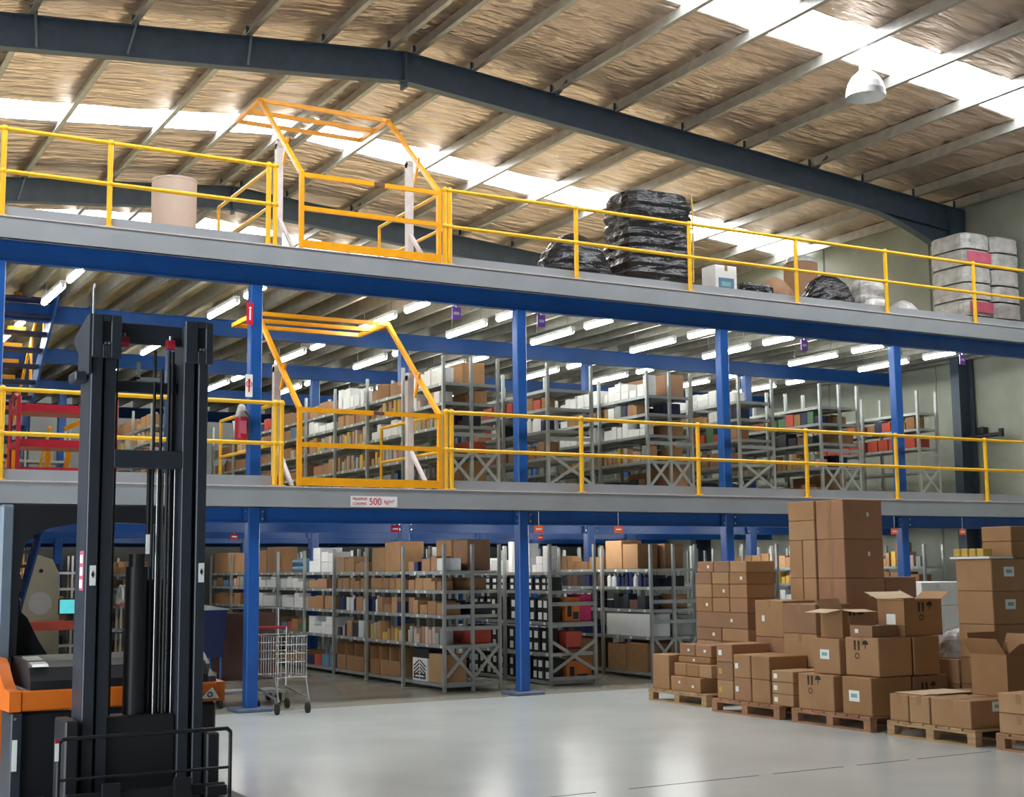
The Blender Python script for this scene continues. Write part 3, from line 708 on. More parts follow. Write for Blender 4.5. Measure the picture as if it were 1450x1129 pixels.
stock(5, Z1, SHU, 2, lambda i, j: ['brown', 'small', 'dark', 'color', ''][j], 'mezzanine')
stock(6, Z1, SHU, 2, lambda i, j: ['', '', 'red', 'color', ''][j], 'mezzanine')

# particular goods at the row ends
def end_box(nm, m, x0, x1, y0, y1, z0, z1, label, prints=()):
    o = MB().cbox(x0, x1, y0, y1, z0, z1, .006).build(nm, m, None, ((x0 + x1) / 2, (y0 + y1) / 2, z0)); tag(o, label, 'box', 'boxes at the shelving row ends')
    for a, b, c, d, mm in prints:
        MB().box(x0 + a * (x1 - x0), x0 + b * (x1 - x0), y0 - .002, y0 - .0005, z0 + c * (z1 - z0), z0 + d * (z1 - z0)).build('print_patch', mm, o)
    return o
end_box('printed_box', ORBOX, 10.55, 10.79, 1.13, 1.5, .902, 1.25, 'orange printed box at the end of the second ground shelving row', [(.1, .4, .2, .8, BLACK), (.5, .9, .1, .4, BLACK)])
end_box('printed_box', PINKBOX, 10.80, 10.99, 1.13, 1.5, .902, 1.29, 'magenta box beside the orange one, end of second ground row')
end_box('printed_box', REDBOX, 10.55, 10.82, 1.13, 1.5, .462, .76, 'reddish box under the orange one, end of second ground row', [(.1, .9, .15, .25, BLACK)])
end_box('printed_box', ORBOX, 10.55, 10.98, 1.13, 1.5, .062, .34, 'orange box with black print at the foot of the second row', [(.12, .3, .1, .7, BLACK), (.4, .85, .1, .3, BLACK)])
end_box('white_crate', WHITE, 12.07, 12.42, 1.16, 2.38, .632, .97, 'long white crate facing the aisle on the third ground row')
end_box('grey_tote', GREYB, 12.49, 12.82, 1.13, 1.5, .632, .95, 'pale grey tote at the end of the third ground row')
o = end_box('striped_box', WHITE, 8.60, 8.92, 1.72, 2.2, .102, .42, 'black and white chevron striped box at the foot of the first row')
for k in range(6):
    for sgn in (1, -1):
        MB()._add([(8.598, 1.96 + sgn * .01, .13 + .05 * k), (8.598, 1.96 + sgn * .01, .155 + .05 * k), (8.598, 1.96 + sgn * .2, .155 + .05 * k - .09 * (k > 1)), (8.598, 1.96 + sgn * .2, .13 + .05 * k - .09 * (k > 1))], [(0, 1, 2, 3)]).build('black_stripe', INK, o)
end_box('black_bag_box', BLACK, 8.61, 8.93, 1.70, 2.22, .421, .56, 'black box on the chevron striped box, first ground row')
end_box('carton', CB[2], 8.60, 8.93, 1.14, 1.66, .102, .50, 'round-edged brown carton at the foot of the first row end')
for k in range(2):
    o = MB().cyl((8.62, 6.6, 0), (8.62, 7.2, 0), .06, n=12).build('fabric_roll', LBLUE, None, (8.66, 6.9, 0)); o.location = (8.70, 6.9, 1.712 + .121 * k)
    tag(o, '%s blue roll on the top shelf of the first ground row' % ['lower', 'upper'][k], 'roll', 'blue rolls')

# ------------------------------------------------------------------ wrinkled soft goods
def lump(name, cx, cy, z0, sx, sy, sz, seed, amp, m, label, cat, shape='box', layers=0, group=None):
    n, h = 28, max(8, int(sz / .05)); mb = MB(); vs = []
    for j in range(h + 1):
        v = j / h
        for i in range(n):
            a = 2 * math.pi * i / n; c, s_ = math.cos(a), math.sin(a)
            if shape == 'box':
                p = 6; rr = (abs(c) ** p + abs(s_) ** p) ** (-1 / p); prof = 1.0 if v < .96 else .9
            elif shape == 'dome':
                rr = (abs(c) ** 3 + abs(s_) ** 3) ** (-1 / 3); prof = math.sqrt(max(.02, 1 - v ** 2.2))
            else:
                rr = 1; prof = 1.0
            lay = 1 + (.035 * math.sin(v * layers * 2 * math.pi + seed) if layers else 0)
            d = 1 + amp * noise.noise(Vector((c * 2.2 + seed, s_ * 2.2, v * sz * 7))) + amp * .5 * noise.noise(Vector((c * 6 + seed, s_ * 6, v * sz * 16)))
            vs.append((cx + c * rr * prof * sx / 2 * lay * d, cy + s_ * rr * prof * sy / 2 * lay * d, z0 + v * sz))
    vs.append((cx, cy, z0 + sz + .01)); vs.append((cx, cy, z0))
    fs = [(j * n + i, j * n + (i + 1) % n, (j + 1) * n + (i + 1) % n, (j + 1) * n + i) for j in range(h) for i in range(n)]
    fs += [(h * n + i, h * n + (i + 1) % n, len(vs) - 2) for i in range(n)] + [((i + 1) % n, i, len(vs) - 1) for i in range(n)]
    mb._add(vs, fs, False)
    o = mb.build(name, m, None, (cx, cy, z0)); return tag(o, label, cat, group)

# ------------------------------------------------------------------ pallets and cartons on the right
def pallet(x0, x1, y0, y1, label, m=WOOD):
    t = thing('timber_pallet', label, 'pallet', ((x0 + x1) / 2, (y0 + y1) / 2, 0), 'timber pallets')
    n = 7; wdt = (y1 - y0 - .02 * (n - 1)) / n
    for k in range(n):
        a = y0 + k * (wdt + .02)
        MB().cbox(x0, x1, a, a + wdt, .13, .15, .003).build('deck_plank', m, t)
    for xx in (x0, (x0 + x1) / 2 - .045, x1 - .09):
        MB().box(xx, xx + .09, y0, y1, .108, .13).build('stringer_board', m, t)
        for yy in (y0, (y0 + y1) / 2 - .05, y1 - .1):
            MB().cbox(xx, xx + .09, yy, yy + .1, .02, .108, .003).build('block', m, t)
        MB().box(xx, xx + .09, y0, y1, 0, .02).build('bottom_board', m, t)
    return t
pallet(10.2, 11.37, -2.62, -1.42, 'pale timber pallet under the low pile nearest the shelving')
pallet(10.02, 11.19, -4.16, -2.96, 'reddish timber pallet under the cartons with white and yellow stickers', WOOD2)
pallet(10.02, 11.17, -5.55, -4.36, 'reddish timber pallet under the cartons printed with handling marks', WOOD2)
pallet(10.0, 11.15, -6.92, -5.80, 'pale timber pallet carrying a single layer of low cartons')
pallet(10.03, 11.2, -8.3, -7.13, 'reddish timber pallet cut off by the right edge', WOOD2)
pallet(11.22, 12.4, -6.12, -5.0, 'timber pallet hidden under the tall carton stack at right edge')
pallet(11.22, 12.4, -4.0, -2.83, 'timber pallet hidden under the carton tower')
pallet(14.2, 15.35, -2.25, -1.1, 'timber pallet hidden under the white carton stack')

MARK = None
def marks(face, o, u, v, sx0, sy0):
    """handling symbols printed on a carton face: two goblets, a ring and an umbrella"""
    m = MB(); s = 1.25
    polys = []
    for dx in (0, .045):
        polys.append([(dx, .06), (dx + .018, .06), (dx + .022, .125), (dx - .004, .125)])
        polys.append([(dx - .004, .048), (dx + .022, .048), (dx + .018, .06), (dx, .06)])
    polys.append([(.13 + .036 * math.cos(a * math.pi / 6), .095 + .036 * math.sin(a * math.pi / 6)) for a in range(7)])
    polys.append([(.126, .06), (.134, .06), (.134, .095), (.126, .095)])
    for k in range(10):
        a0, a1 = 2 * math.pi * k / 10, 2 * math.pi * (k + 1) / 10
        polys.append([(.032 + r * math.cos(a), r * math.sin(a)) for r, a in ((.026, a0), (.018, a0), (.018, a1), (.026, a1))])
    for p in polys:
        if face == 'X': m.prism([(sy0 - u - a * s, v + b * s) for a, b in p], 'x', sx0 - .0025, sx0 - .0015)
        else: m.prism([(sx0 + u + a * s, v + b * s) for a, b in p], 'y', sy0 - .0025, sy0 - .0015)
    m.build('handling_marks', INK, o)
def carton(x0, x1, y0, y1, z0, z1, label, c=0, tape='x', sticker=(), mk=(), group='cartons on the floor pallets', name='carton', m=None):
    cx, cy = (x0 + x1) / 2, (y0 + y1) / 2
    g = .004
    o = MB().cbox(x0 + g, x1 - g, y0 + g, y1 - g, z0, z1 - .002, .008).build(name, m or CB[c % 5], None, (cx, cy, z0))
    tag(o, label, 'box', group)
    if tape == 'x':   # seam along x, folded down the left face
        MB().box(x0 + g - .001, x1 - g + .001, cy - .028, cy + .028, z1 - .003, z1 - .0005).box(x0 + g - .0015, x0 + g, cy - .028, cy + .028, z1 - .09, z1 - .003).build('tape', TAPE, o)
    elif tape == 'v':  # tape running the full height of the left face
        MB().box(x0 + g - .0015, x0 + g, cy - .03, cy + .03, z0 + .005, z1 - .003).box(x0 + g, x1 - g, cy - .03, cy + .03, z1 - .003, z1 - .0005).build('tape', TAPE, o)
    elif tape == 'y':
        MB().box(cx - .028, cx + .028, y0 + g - .001, y1 - g, z1 - .003, z1 - .0005).box(cx - .028, cx + .028, y0 + g - .0015, y0 + g, z1 - .09, z1 - .003).build('tape', TAPE, o)
    for f, u, v, sw, sh, mm in sticker:
        if f == 'X':
            yy = y1 - u * (y1 - y0); zz = z0 + v * (z1 - z0)
            st = MB().box(x0 + g - .003, x0 + g - .001, yy - sw / 2, yy + sw / 2, zz - sh / 2, zz + sh / 2).build('sticker', mm, o)
            if sw > .1: MB().box(x0 + g - .004, x0 + g - .003, yy - sw * .3, yy + sw * .3, zz - sh * .15, zz + sh * .2).build('sticker_print', TEALP, st)
        else:
            xx = x0 + u * (x1 - x0); zz = z0 + v * (z1 - z0)
            st = MB().box(xx - sw / 2, xx + sw / 2, y0 + g - .003, y0 + g - .001, zz - sh / 2, zz + sh / 2).build('sticker', mm, o)
            if sw > .1: MB().box(xx - sw * .3, xx + sw * .3, y0 + g - .004, y0 + g - .003, zz - sh * .15, zz + sh * .2).build('sticker_print', TEALP, st)
    for f, u, v in mk: marks(f, o, u, z0 + v, x0 + g, (y1 if f == 'X' else y0 + g))
    return o
def open_carton(x0, x1, y0, y1, z0, z1, label, c=0, flaps=(), mk=(), sticker=(), m=None):
    """carton without lid; flaps = (side, angle outward from vertical in degrees, length)"""
    cx, cy = (x0 + x1) / 2, (y0 + y1) / 2; t_ = .006
    o = MB().box(x0, x1, y0, y1, z0, z0 + t_).box(x0, x0 + t_, y0, y1, z0 + t_, z1).box(x1 - t_, x1, y0, y1, z0 + t_, z1).box(x0 + t_, x1 - t_, y0, y0 + t_, z0 + t_, z1).box(x0 + t_, x1 - t_, y1 - t_, y1, z0 + t_, z1).build('open_carton', m or CB[c % 5], None, (cx, cy, z0))
    tag(o, label, 'box', 'opened cartons')
    for sd, ang, ln in flaps:
        a = math.radians(ang); s_, c_ = math.sin(a) * ln, math.cos(a) * ln
        if sd == '-x': p = [(x0, y0, z1), (x0, y1, z1), (x0 - s_, y1, z1 + c_), (x0 - s_, y0, z1 + c_)]
        if sd == '+x': p = [(x1, y0, z1), (x1, y1, z1), (x1 + s_, y1, z1 + c_), (x1 + s_, y0, z1 + c_)]
        if sd == '-y': p = [(x0, y0, z1), (x1, y0, z1), (x1, y0 - s_, z1 + c_), (x0, y0 - s_, z1 + c_)]
        if sd == '+y': p = [(x0, y1, z1), (x1, y1, z1), (x1, y1 + s_, z1 + c_), (x0, y1 + s_, z1 + c_)]
        q = [Vector(v) for v in p]; nrm = (q[1] - q[0]).cross(q[2] - q[1]).normalized() * .004
        MB()._add([tuple(v) for v in q] + [tuple(v + nrm) for v in q], [(0, 1, 2, 3), (7, 6, 5, 4), (0, 4, 5, 1), (1, 5, 6, 2), (2, 6, 7, 3), (3, 7, 4, 0)]).build('flap', CBIN if ang > 60 else CB[c % 5], o)
    for f, u, v in mk: marks(f, o, u, z0 + v, x0, (y1 if f == 'X' else y0))
    for f, u, v, sw, sh, mm in sticker:
        if f == 'X':
            yy = y1 - u * (y1 - y0); zz = z0 + v * (z1 - z0)
            MB().box(x0 - .003, x0 - .001, yy - sw / 2, yy + sw / 2, zz - sh / 2, zz + sh / 2).build('sticker', mm, o)
    return o
S, SY = STICK, OCHRE
# single-layer pallet
carton(10.02, 10.55, -6.075, -5.82, .15, .41, 'low brown carton at the far corner of the single-layer pallet', 0)
carton(10.02, 10.55, -6.35, -6.08, .15, .41, 'low brown carton in the middle of the single-layer pallet front', 2)
carton(10.02, 10.52, -6.86, -6.36, .15, .41, 'low brown carton with a grey sticker on its end, nearest corner', 0, 'x', [('Y', .72, .74, .14, .09, S)])
carton(10.57, 11.1, -6.3, -5.84, .15, .41, 'low brown carton behind the single-layer front cartons', 3)
carton(10.55, 11.1, -6.86, -6.36, .15, .41, 'low brown carton under the open box on the single-layer pallet', 1)
open_carton(10.62, 11.06, -6.78, -6.34, .412, .80, 'open brown box with raised flaps standing on the low cartons', 1, [('-x', 40, .2), ('-y', 55, .2), ('+x', 25, .2), ('+y', 10, .2)])
for k, (a, b, z) in enumerate(((-6.22, -5.83, .412), (-6.3, -5.9, .419))):
    o = MB().box(10.1 + .1 * k, 10.62 + .08 * k, a, b, 0, .006).build('cardboard_sheet', CBIN, None, (10.3, a, 0)); o.location.z = z
    tag(o, ['lower flat cardboard sheet lying on the low cartons', 'upper flat cardboard sheet lying on the low cartons'][k], 'cardboard', 'flat cardboard sheets')
# pallet cut by the frame
for k, (z0_, z1_) in enumerate(((.15, .33), (.332, .51))):
    carton(10.05, 10.6, -7.62, -7.15, z0_, z1_, '%s carton of the pair at the right edge of the picture' % ['lower', 'upper'][k], 2)
carton(10.05, 10.6, -8.2, -7.65, .15, .5, 'brown carton beside the pair, outside the right edge', 0)
carton(10.62, 11.15, -7.62, -7.15, .15, .5, 'brown carton behind the pair at the right edge', 3)
carton(10.68, 11.3, -7.60, -7.17, .502, .93, 'greyish brown carton on the rear of the right edge pallet', 3)
# handling-mark pallet
carton(10.05, 10.62, -5.0, -4.44, .15, .525, 'bottom carton with handling marks on its face, left of the stickered one', 0, 'x', (), [('X', .16, .20)])
carton(10.05, 10.62, -5.55, -5.12, .15, .535, 'bottom carton with a large pale sticker, at the pallet corner', 1, 'x', [('X', .42, .5, .15, .11, S)])
carton(10.64, 11.15, -5.0, -4.44, .15, .53, 'bottom carton hidden behind the marked one', 3)
carton(10.64, 11.15, -5.54, -5.08, .15, .53, 'bottom carton showing handling marks on its shaded end', 3, 'x', (), [('Y', .12, .15)])
carton(10.15, 10.6, -5.0, -4.58, .53, .90, 'second layer carton with a square sticker under the flapped box', 0, 'y', [('X', .45, .55, .14, .1, S)])
carton(10.15, 10.62, -5.57, -5.08, .54, .93, 'second layer carton with handling marks, below the shallow open tray', 0, 'x', (), [('X', .14, .2)])
carton(10.64, 11.02, -5.57, -5.1, .535, .93, 'second layer plain carton at the shaded right end', 1)
open_carton(10.2, 10.56, -5.44, -5.12, .932, 1.05, 'shallow open carton tray on the marked carton', 3, [('-y', 85, .12), ('+y', 20, .1)], (), [('X', .3, .5, .05, .04, S)])
open_carton(10.60, 11.14, -5.50, -5.12, .932, 1.31, 'large open carton with marks and a sticker at the top right', 1, [('+y', 70, .2), ('-x', 80, .02), ('+x', 60, .15)], [('Y', .2, .19)], [('X', .5, .45, .13, .11, S)])
open_carton(10.3, 10.62, -4.9, -4.56, .902, 1.2, 'marked carton with its pale flap folded out towards the viewer', 1, [('-y', 96, .2), ('-x', 98, .22), ('+y', 30, .12)], [('Y', .1, .13)])
# stickered pallet
for k in range(3):
    carton(10.07, 10.62, -3.30, -3.0, .15 + .21 * k, .36 + .21 * k, '%s carton of the narrow stack with stickers' % ['bottom', 'middle', 'top'][k], 2 + k, 'n', [('X', .25, .5, .06, .06, [SY, SY, S][k])])
for k in range(2):
    carton(10.07, 10.635, -3.62, -3.315, .15 + .26 * k, .41 + .26 * k, '%s carton with a white sticker, beside the narrow stack' % ['bottom', 'top'][k], 4 + k, 'n', [('X', .2, .5, .055, .06, S)])
    carton(10.07, 10.635, -3.95, -3.63, .15 + .26 * k, .41 + .26 * k, '%s plain carton right of the white-stickered pair' % ['bottom', 'top'][k], 0 + k)
for k in range(3):
    carton(10.07, 10.52, -4.34, -3.98, .15 + .127 * k, .275 + .127 * k, '%s thin carton of the stack beside the marked pallet' % ['bottom', 'middle', 'top'][k], 2, 'n', [('X', .2, .5, .06, .05, S)])
for k, (a, b) in enumerate(((.15, .5), (.502, .84), (.842, 1.27))):
    carton(10.68, 11.18, -3.5, -2.98, a, b, '%s big carton behind the narrow stickered stack' % ['bottom', 'middle', 'top'][k], k + 3, 'x', [('X', .3, .5, .05, .07, S)])
for k, (a, b) in enumerate(((.15, .53), (.532, .9), (.902, 1.24))):
    carton(10.64, 11.18, -4.1, -3.53, a, b, '%s big carton behind the thin stack, left of the marked cartons' % ['bottom', 'middle', 'top'][k], k + 1, 'x')
# low flat pile
carton(10.25, 10.56, -1.80, -1.44, .15, .58, 'tall narrow carton at the far left corner of the low pile', 0, 'y')
carton(10.25, 10.82, -2.44, -1.83, .15, .33, 'flat dark-ended carton with two white spots at the pile foot', 0, 'x', [('X', .3, .6, .04, .03, S), ('X', .75, .4, .04, .03, S)])
for k in range(3):
    carton(10.3, 10.8, -2.60 + .256 * (2 - k), -2.348 + .256 * (2 - k), .332, .49, '%s of three short cartons on the flat one' % ['far', 'middle', 'near'][k], k, 'n')
carton(10.36, 10.84, -2.5, -1.85, .492, .57, 'very flat carton in the low pile below the spotted pair', 1, 'n', [('X', .5, .5, .04, .03, S)])
for k in range(2):
    carton(10.38, 10.84, -2.17 - .33 * k, -1.85 - .33 * k, .572, .72, '%s of the spotted flat cartons topping the low pile' % ['far', 'near'][k], k + 3, 'n', [('X', .6, .5, .04, .03, S)])
zz = [.15, .5, .74, .9, 1.1, 1.28, 1.45, 1.6, 1.74]
for k in range(8):
    n = 1 if k in (3,) else 3 if k > 3 else 2
    for q in range(n):
        L_ = (1.06 if k < 7 else 1.0) / n
        carton(10.88, 11.34, -2.6 + q * L_ + .004, -2.6 + (q + 1) * L_ - .004, zz[k] + .001, zz[k + 1], '%s carton of the %s layer in the flat carton pile' % (['near', 'middle', 'far'][q] if n > 1 else 'long', NTH[k]), k + q, 'n', [('X', .7, .5, .045, .04, S)] if (k + q) % 3 == 0 else ())
# carton tower
tz = [.15, .58, 1.02, 1.52, 1.975, 2.44]
for k in range(5):
    carton(11.22, 11.84, -3.98, -3.505, tz[k] + .001, tz[k + 1], 'near carton in the %s layer of the tower' % NTH[k], [4, 4, 4, 4, 4][k], 'v', [('Y', .62, .62, .035, .05, S)] if k > 1 else ())
    h = (tz[k] + tz[k + 1]) / 2
    if k in (4, 1):
        carton(11.2, 11.84, -3.50, -3.03, tz[k] + .001, h, 'lower half-height far carton in the %s tower layer' % NTH[k], 2, 'n')
        carton(11.2, 11.84, -3.50, -3.03, h + .001, tz[k + 1], 'upper half-height far carton in the %s tower layer' % NTH[k], 0, 'n')
    else:
        carton(11.2, 11.84, -3.50, -3.27, tz[k] + .001, tz[k + 1], 'inner far carton in the %s tower layer' % NTH[k], 2, 'n')
        carton(11.2, 11.84, -3.265, -3.03, tz[k] + .001, tz[k + 1], 'outer far carton in the %s tower layer' % NTH[k], 0, 'n')
for k, (a, b) in enumerate(((.15, .55), (.55, .95), (.95, 1.27), (1.27, 1.53))):
    carton(11.86, 12.38, -3.95, -3.5, a + .001, b, '%s dull carton right of the tower' % ['bottom', 'second', 'third', 'top'][k], 3, 'n', [('Y', .45, .3, .04, .05, S)] if k == 3 else ())
# right edge stack
for k, (a, b) in enumerate(((.15, .43), (.43, .71), (.71, 1.05), (1.05, 1.39), (1.39, 1.72))):
    carton(11.22, 11.80, -6.12, -5.64, a + .001, b, '%s carton at the near corner of the tall right stack' % ['lowest', 'second', 'third', 'fourth, stickered', 'fifth, stickered'][k], [1, 1, 0, 0, 0][k], 'n', [('Y', .45, .6, .15, .1, S)] if k > 2 else ())
    carton(11.82, 12.39, -6.12, -5.64, a + .001, b, '%s carton of the right column in the tall right stack' % NTH[k], [1, 0, 1, 0, 4][k], 'n')
for k, (a, b) in enumerate(((1.72, 1.9), (1.9, 2.06))):
    carton(11.56, 12.2, -6.1, -5.7, a + .001, b, '%s flat carton crowning the tall right stack' % ['lower', 'upper'][k], 1, 'n')
for k, (a, b) in enumerate(((.15, .42), (.42, .68))):
    for q, xa in enumerate((11.24, 11.82)):
        carton(xa, xa + .56, -5.6, -5.1, a + .001, b, '%s %s carton in the low rear of the right stack' % (['left', 'right'][q], ['bottom', 'top'][k]), k + 1, 'n')
lump('plastic_bag', 11.55, -5.35, .683, .5, .42, .3, 61, .12, CLEARW, 'crumpled clear plastic bag behind the tall right stack', 'bag', 'dome')
o = MB().box(11.19, 11.54, -6.13, -5.6, 1.723, 1.745).build('white_board', WHITE, None, (11.37, -5.87, 1.723)); tag(o, 'white board lying on the tall right stack', 'board')
for k in range(4):
    carton(11.21, 11.36, -5.72 - .105 * k, -5.625 - .105 * k, 1.746, 1.83, '%s small yellow box on the white board' % NTH[k], 0, 'n', (), (), 'yellow boxes on the white board', 'yellow_box', OCHRE)
# white carton stack
for k in range(4):
    for q in range(3):
        for e in range(2):
            carton(14.25 + .36 * q, 14.605 + .36 * q, -2.2 + .5 * e, -1.71 + .5 * e, .151 + .32 * k, .15 + .32 * (k + 1), 'white carton, %s layer, %s column, %s rank of the white stack' % (NTH[k], NTH[q], ['near', 'far'][e]), 0, 'n', (), (), 'white carton stack', 'white_carton', WHITE)

# ------------------------------------------------------------------ wrapped goods on the upper mezzanine
zf = Z2
st = lump('wrapped_stack', 12.27, 1.3, zf, 1.22, .85, 1.76, 3, .075, WRAP, 'tall stack of goods in black stretch wrap with a yellow strap', 'wrapped goods', 'box', 11)
MB().tube([(12.80, .86, zf + 1.76), (12.80, .83, zf + 1.5), (12.78, .83, zf + .35)], .014, n=6).build('strap', OCHRE, st)
lump('wrapped_bundle', 10.70, 1.0, zf, 1.22, .75, .93, 8, .10, WRAP, 'low mound of black wrapped goods left of the tall stack', 'wrapped goods', 'dome', 6)
lump('cardboard_heap', 11.2, 1.9, zf, .7, .5, 1.0, 5, .10, CB[3], 'brown heap rising behind the low black mound', 'cardboard', 'dome')
t = thing('paper_drum', 'tall beige drum standing behind the upper railing', 'drum', (4.7, 1.1, zf))
MB().cyl((4.7, 1.1, zf), (4.7, 1.1, zf + .95), .285, n=28).build('drum_body', BEIGE, t)
MB().cyl((4.7, 1.1, zf + .95), (4.7, 1.1, zf + .98), .29, n=28).build('drum_lid', BEIGE, t)
carton(12.95, 13.38, .5, .85, zf, zf + .60, 'blue and white box tipped among black bags on the upper mezzanine', 0, 'y', [('Y', .5, .5, .3, .2, LBLUE)], (), 'goods on the upper mezzanine', 'printed_box', WHITE)
t = lump('wrapped_roll', 13.76, .6, zf, .62, .36, .36, 12, .06, WRAP, 'black wrapped roll lying right of the blue and white box', 'wrapped goods', 'box', 0)
lump('cardboard_heap', 14.5, .95, zf, .66, .6, .62, 15, .08, CB[3], 'brown cardboard mound between the black roll and black bags', 'cardboard', 'dome')
lump('wrapped_bundle', 15.5, .8, zf, 1.0, .6, .74, 18, .12, WRAP, 'black plastic bags heaped between two yellow posts', 'wrapped goods', 'dome', 3)
carton(15.55, 16.0, 1.55, 1.95, zf, zf + 1.15, 'dark brown carton standing behind the heaped black bags', 3, 'n', (), (), 'goods on the upper mezzanine')
lump('wrapped_bundle', 15.8, 1.75, zf + 1.15, .55, .4, .14, 21, .12, CLEARW, 'crumpled white sheet on the dark brown carton', 'wrapped goods', 'dome')
lump('white_bundle', 16.35, .8, zf, .55, .4, .70, 24, .08, CLEARW, 'white wrapped bundle right of the heaped black bags', 'wrapped goods', 'box', 3)
lump('white_bundle', 16.2, .4, zf, .40, .22, .30, 25, .08, WHITE, 'small white wrapped parcel in front of the white bundle', 'wrapped goods', 'box', 2)
lump('white_bundle', 16.95, .55, zf, .62, .4, .38, 27, .08, CLEARW, 'low grey-white bundle by itself behind the upper railing', 'wrapped goods', 'dome', 2)
for k in range(6):
    for q in range(2):
        o = lump('white_sack', 18.9 + .73 * q, 1.05, zf + .30 * k + .001, .69, .86, .285, 40 + 2 * k + q, .03, CLEARW if (k + q) % 2 else SACK, '%s sack, %s layer of the wrapped pile by the wall' % (['left', 'right'][q], NTH[k]), 'sack', 'box', 0, 'white sack pile')
        if k in (1, 4) and q == 0: MB().box(18.60, 19.18, .595, .605, zf + .30 * k + .05, zf + .30 * k + .24).build('pink_print', PINK, o)
carton(19.3, 19.9, .35, .55, zf, zf + .2, 'brown carton in front of the white sacks at the far right', 1, 'n', (), (), 'goods on the upper mezzanine')

# ------------------------------------------------------------------ lower mezzanine things
t = thing('fire_extinguisher', 'red fire extinguisher with white hood on the first blue column', 'extinguisher', (5.33, .16, 3.27))
MB().cyl((5.33, .16, 3.29), (5.33, .16, 3.56), .078, n=16).sph((5.33, .16, 3.29), .078, n=16, m=8, sz=.4).build('cylinder', REDP, t)
MB().cyl((5.33, .16, 3.55), (5.33, .16, 3.66), .08, .055, n=16).sph((5.33, .16, 3.66), .055, n=16, m=8).build('hood', CLEARW, t)
MB().box(5.29, 5.37, .078, .081, 3.34, 3.50).build('instruction_label', PINK, t)
MB().box(5.39, 5.43, .13, .19, 3.42, 3.52).build('wall_bracket', BLACK, t)
MB().tube([(5.35, .09, 3.62), (5.40, .07, 3.55), (5.40, .075, 3.35)], .011, n=6).build('hose', BLACK, t)
for z, mm, lab, in ((4.84, SIGNRED, 'red sign with white extinguisher symbol high on the first blue column'), (3.94, STICK, 'white sign with red symbol above the extinguisher')):
    t = thing('safety_sign', lab, 'sign', (5.42, .1, z))
    MB().box(5.36, 5.45, .11, .116, z - .14, z + .14).build('sign_plate', mm, t)
    k = STICK if mm is SIGNRED else SIGNRED
    MB().box(5.395, 5.415, .106, .11, z - .08, z + .05).cyl((5.405, .106, z + .07), (5.405, .11, z + .07), .016, n=10).build('symbol', k, t)
    if mm is not SIGNRED: MB().ring((5.405, .107, z + .02), .035, .005, 'y', 14).build('symbol', SIGNRED, t)
# red trolley
t = thing('platform_trolley', 'red steel two-tier trolley left of the forklift mast on the lower mezzanine', 'trolley', (3.3, 1.0, Z1))
for y_ in (.75, 1.3):
    for x_ in (2.82, 3.95): MB().cyl((x_, y_, Z1 + .1), (x_, y_, Z1 + 1.05), .026).build('corner_post', REDP, t)
for x_ in (2.82, 3.95): MB().tube([(x_, .75, Z1 + 1.04), (x_, 1.0, Z1 + 1.10), (x_, 1.3, Z1 + 1.04)], .022).build('handle_bow', REDP, t)
for h in (.17, .5, .92):
    MB().box(2.82, 3.95, .74, .76, Z1 + h - .045, Z1 + h + .045).box(2.82, 3.95, 1.29, 1.31, Z1 + h - .045, Z1 + h + .045).box(2.82, 2.84, .76, 1.29, Z1 + h - .045, Z1 + h + .03).box(3.93, 3.95, .76, 1.29, Z1 + h - .045, Z1 + h + .03).box(2.84, 3.93, .76, 1.29, Z1 + h - .045, Z1 + h - .035).build('tier_frame', REDP, t)
for x_ in (2.9, 3.87):
    for y_ in (.8, 1.25): MB().cyl((x_ - .02, y_, Z1 + .06), (x_ + .02, y_, Z1 + .06), .055, n=12).build('caster', GALV, t)
# yellow frames standing behind the trolley
t = thing('yellow_stand', 'yellow steel stand with slanted arm behind the red trolley', 'stand', (3.5, 1.75, Z1))
for x_ in (2.95, 3.35, 3.55, 3.85): MB().bar((x_, 1.75, Z1), (x_ + (.06 if x_ == 3.55 else 0), 1.75, Z1 + (.95 if x_ > 3.8 else .55)), .06, .06).build('upright_bar', YELG, t)
MB().bar((3.55, 1.75, Z1 + .78), (3.88, 1.75, Z1 + .95), .06, .06).build('slanted_arm', YELG, t)
MB().bar((2.95, 1.75, Z1 + .53), (3.85, 1.75, Z1 + .53), .05, .05).build('cross_bar', YELG, t)

# stairs: open-tread flights climbing towards the viewer, left of the desk
def stair(z0, z1_, label):
    t = thing('staircase', label, 'stairs', (3.3, 6.6, z0))
    n = int(round((z1_ - z0) / .2)); xa, xb = 2.75, 3.72; yb_, yt = 7.2, 7.2 - .25 * n
    for x_ in (xa - .03, xb):
        MB().prism([(yb_ + .1, z0), (yb_ - .12, z0), (yt - .1, z1_ - .2), (yt - .1, z1_ + .02), (yt + .1, z1_ + .02), (yb_ + .1, z0 + .22)], 'x', x_, x_ + .03).build('stringer', BLUE, t)
        MB().tube([(x_ + .015, yb_, z0 + .1), (x_ + .015, yb_, z0 + 1.0), (x_ + .015, yt, z1_ + 1.0)], .022, n=6).build('handrail', YELG, t)
        for k in range(1, 4): MB().cyl((x_ + .015, yb_ + (yt - yb_) * k / 4, z0 + (z1_ - z0) * k / 4), (x_ + .015, yb_ + (yt - yb_) * k / 4, z0 + (z1_ - z0) * k / 4 + .98), .02, n=6).build('baluster', YELG, t)
    for k in range(1, n):
        yy = yb_ - .25 * k
        s_ = MB().cbox(xa, xb, yy - .13, yy + .13, z0 + .2 * k - .045, z0 + .2 * k, .005).build('tread', NAVY, t)
        MB().box(xb - .5, xb - .25, yy + .10, yy + .135, z0 + .2 * k, z0 + .2 * k + .09).build('nosing_block', YELG, s_)
stair(0, Z1, 'blue open-tread stairs with yellow handrails from the ground floor')
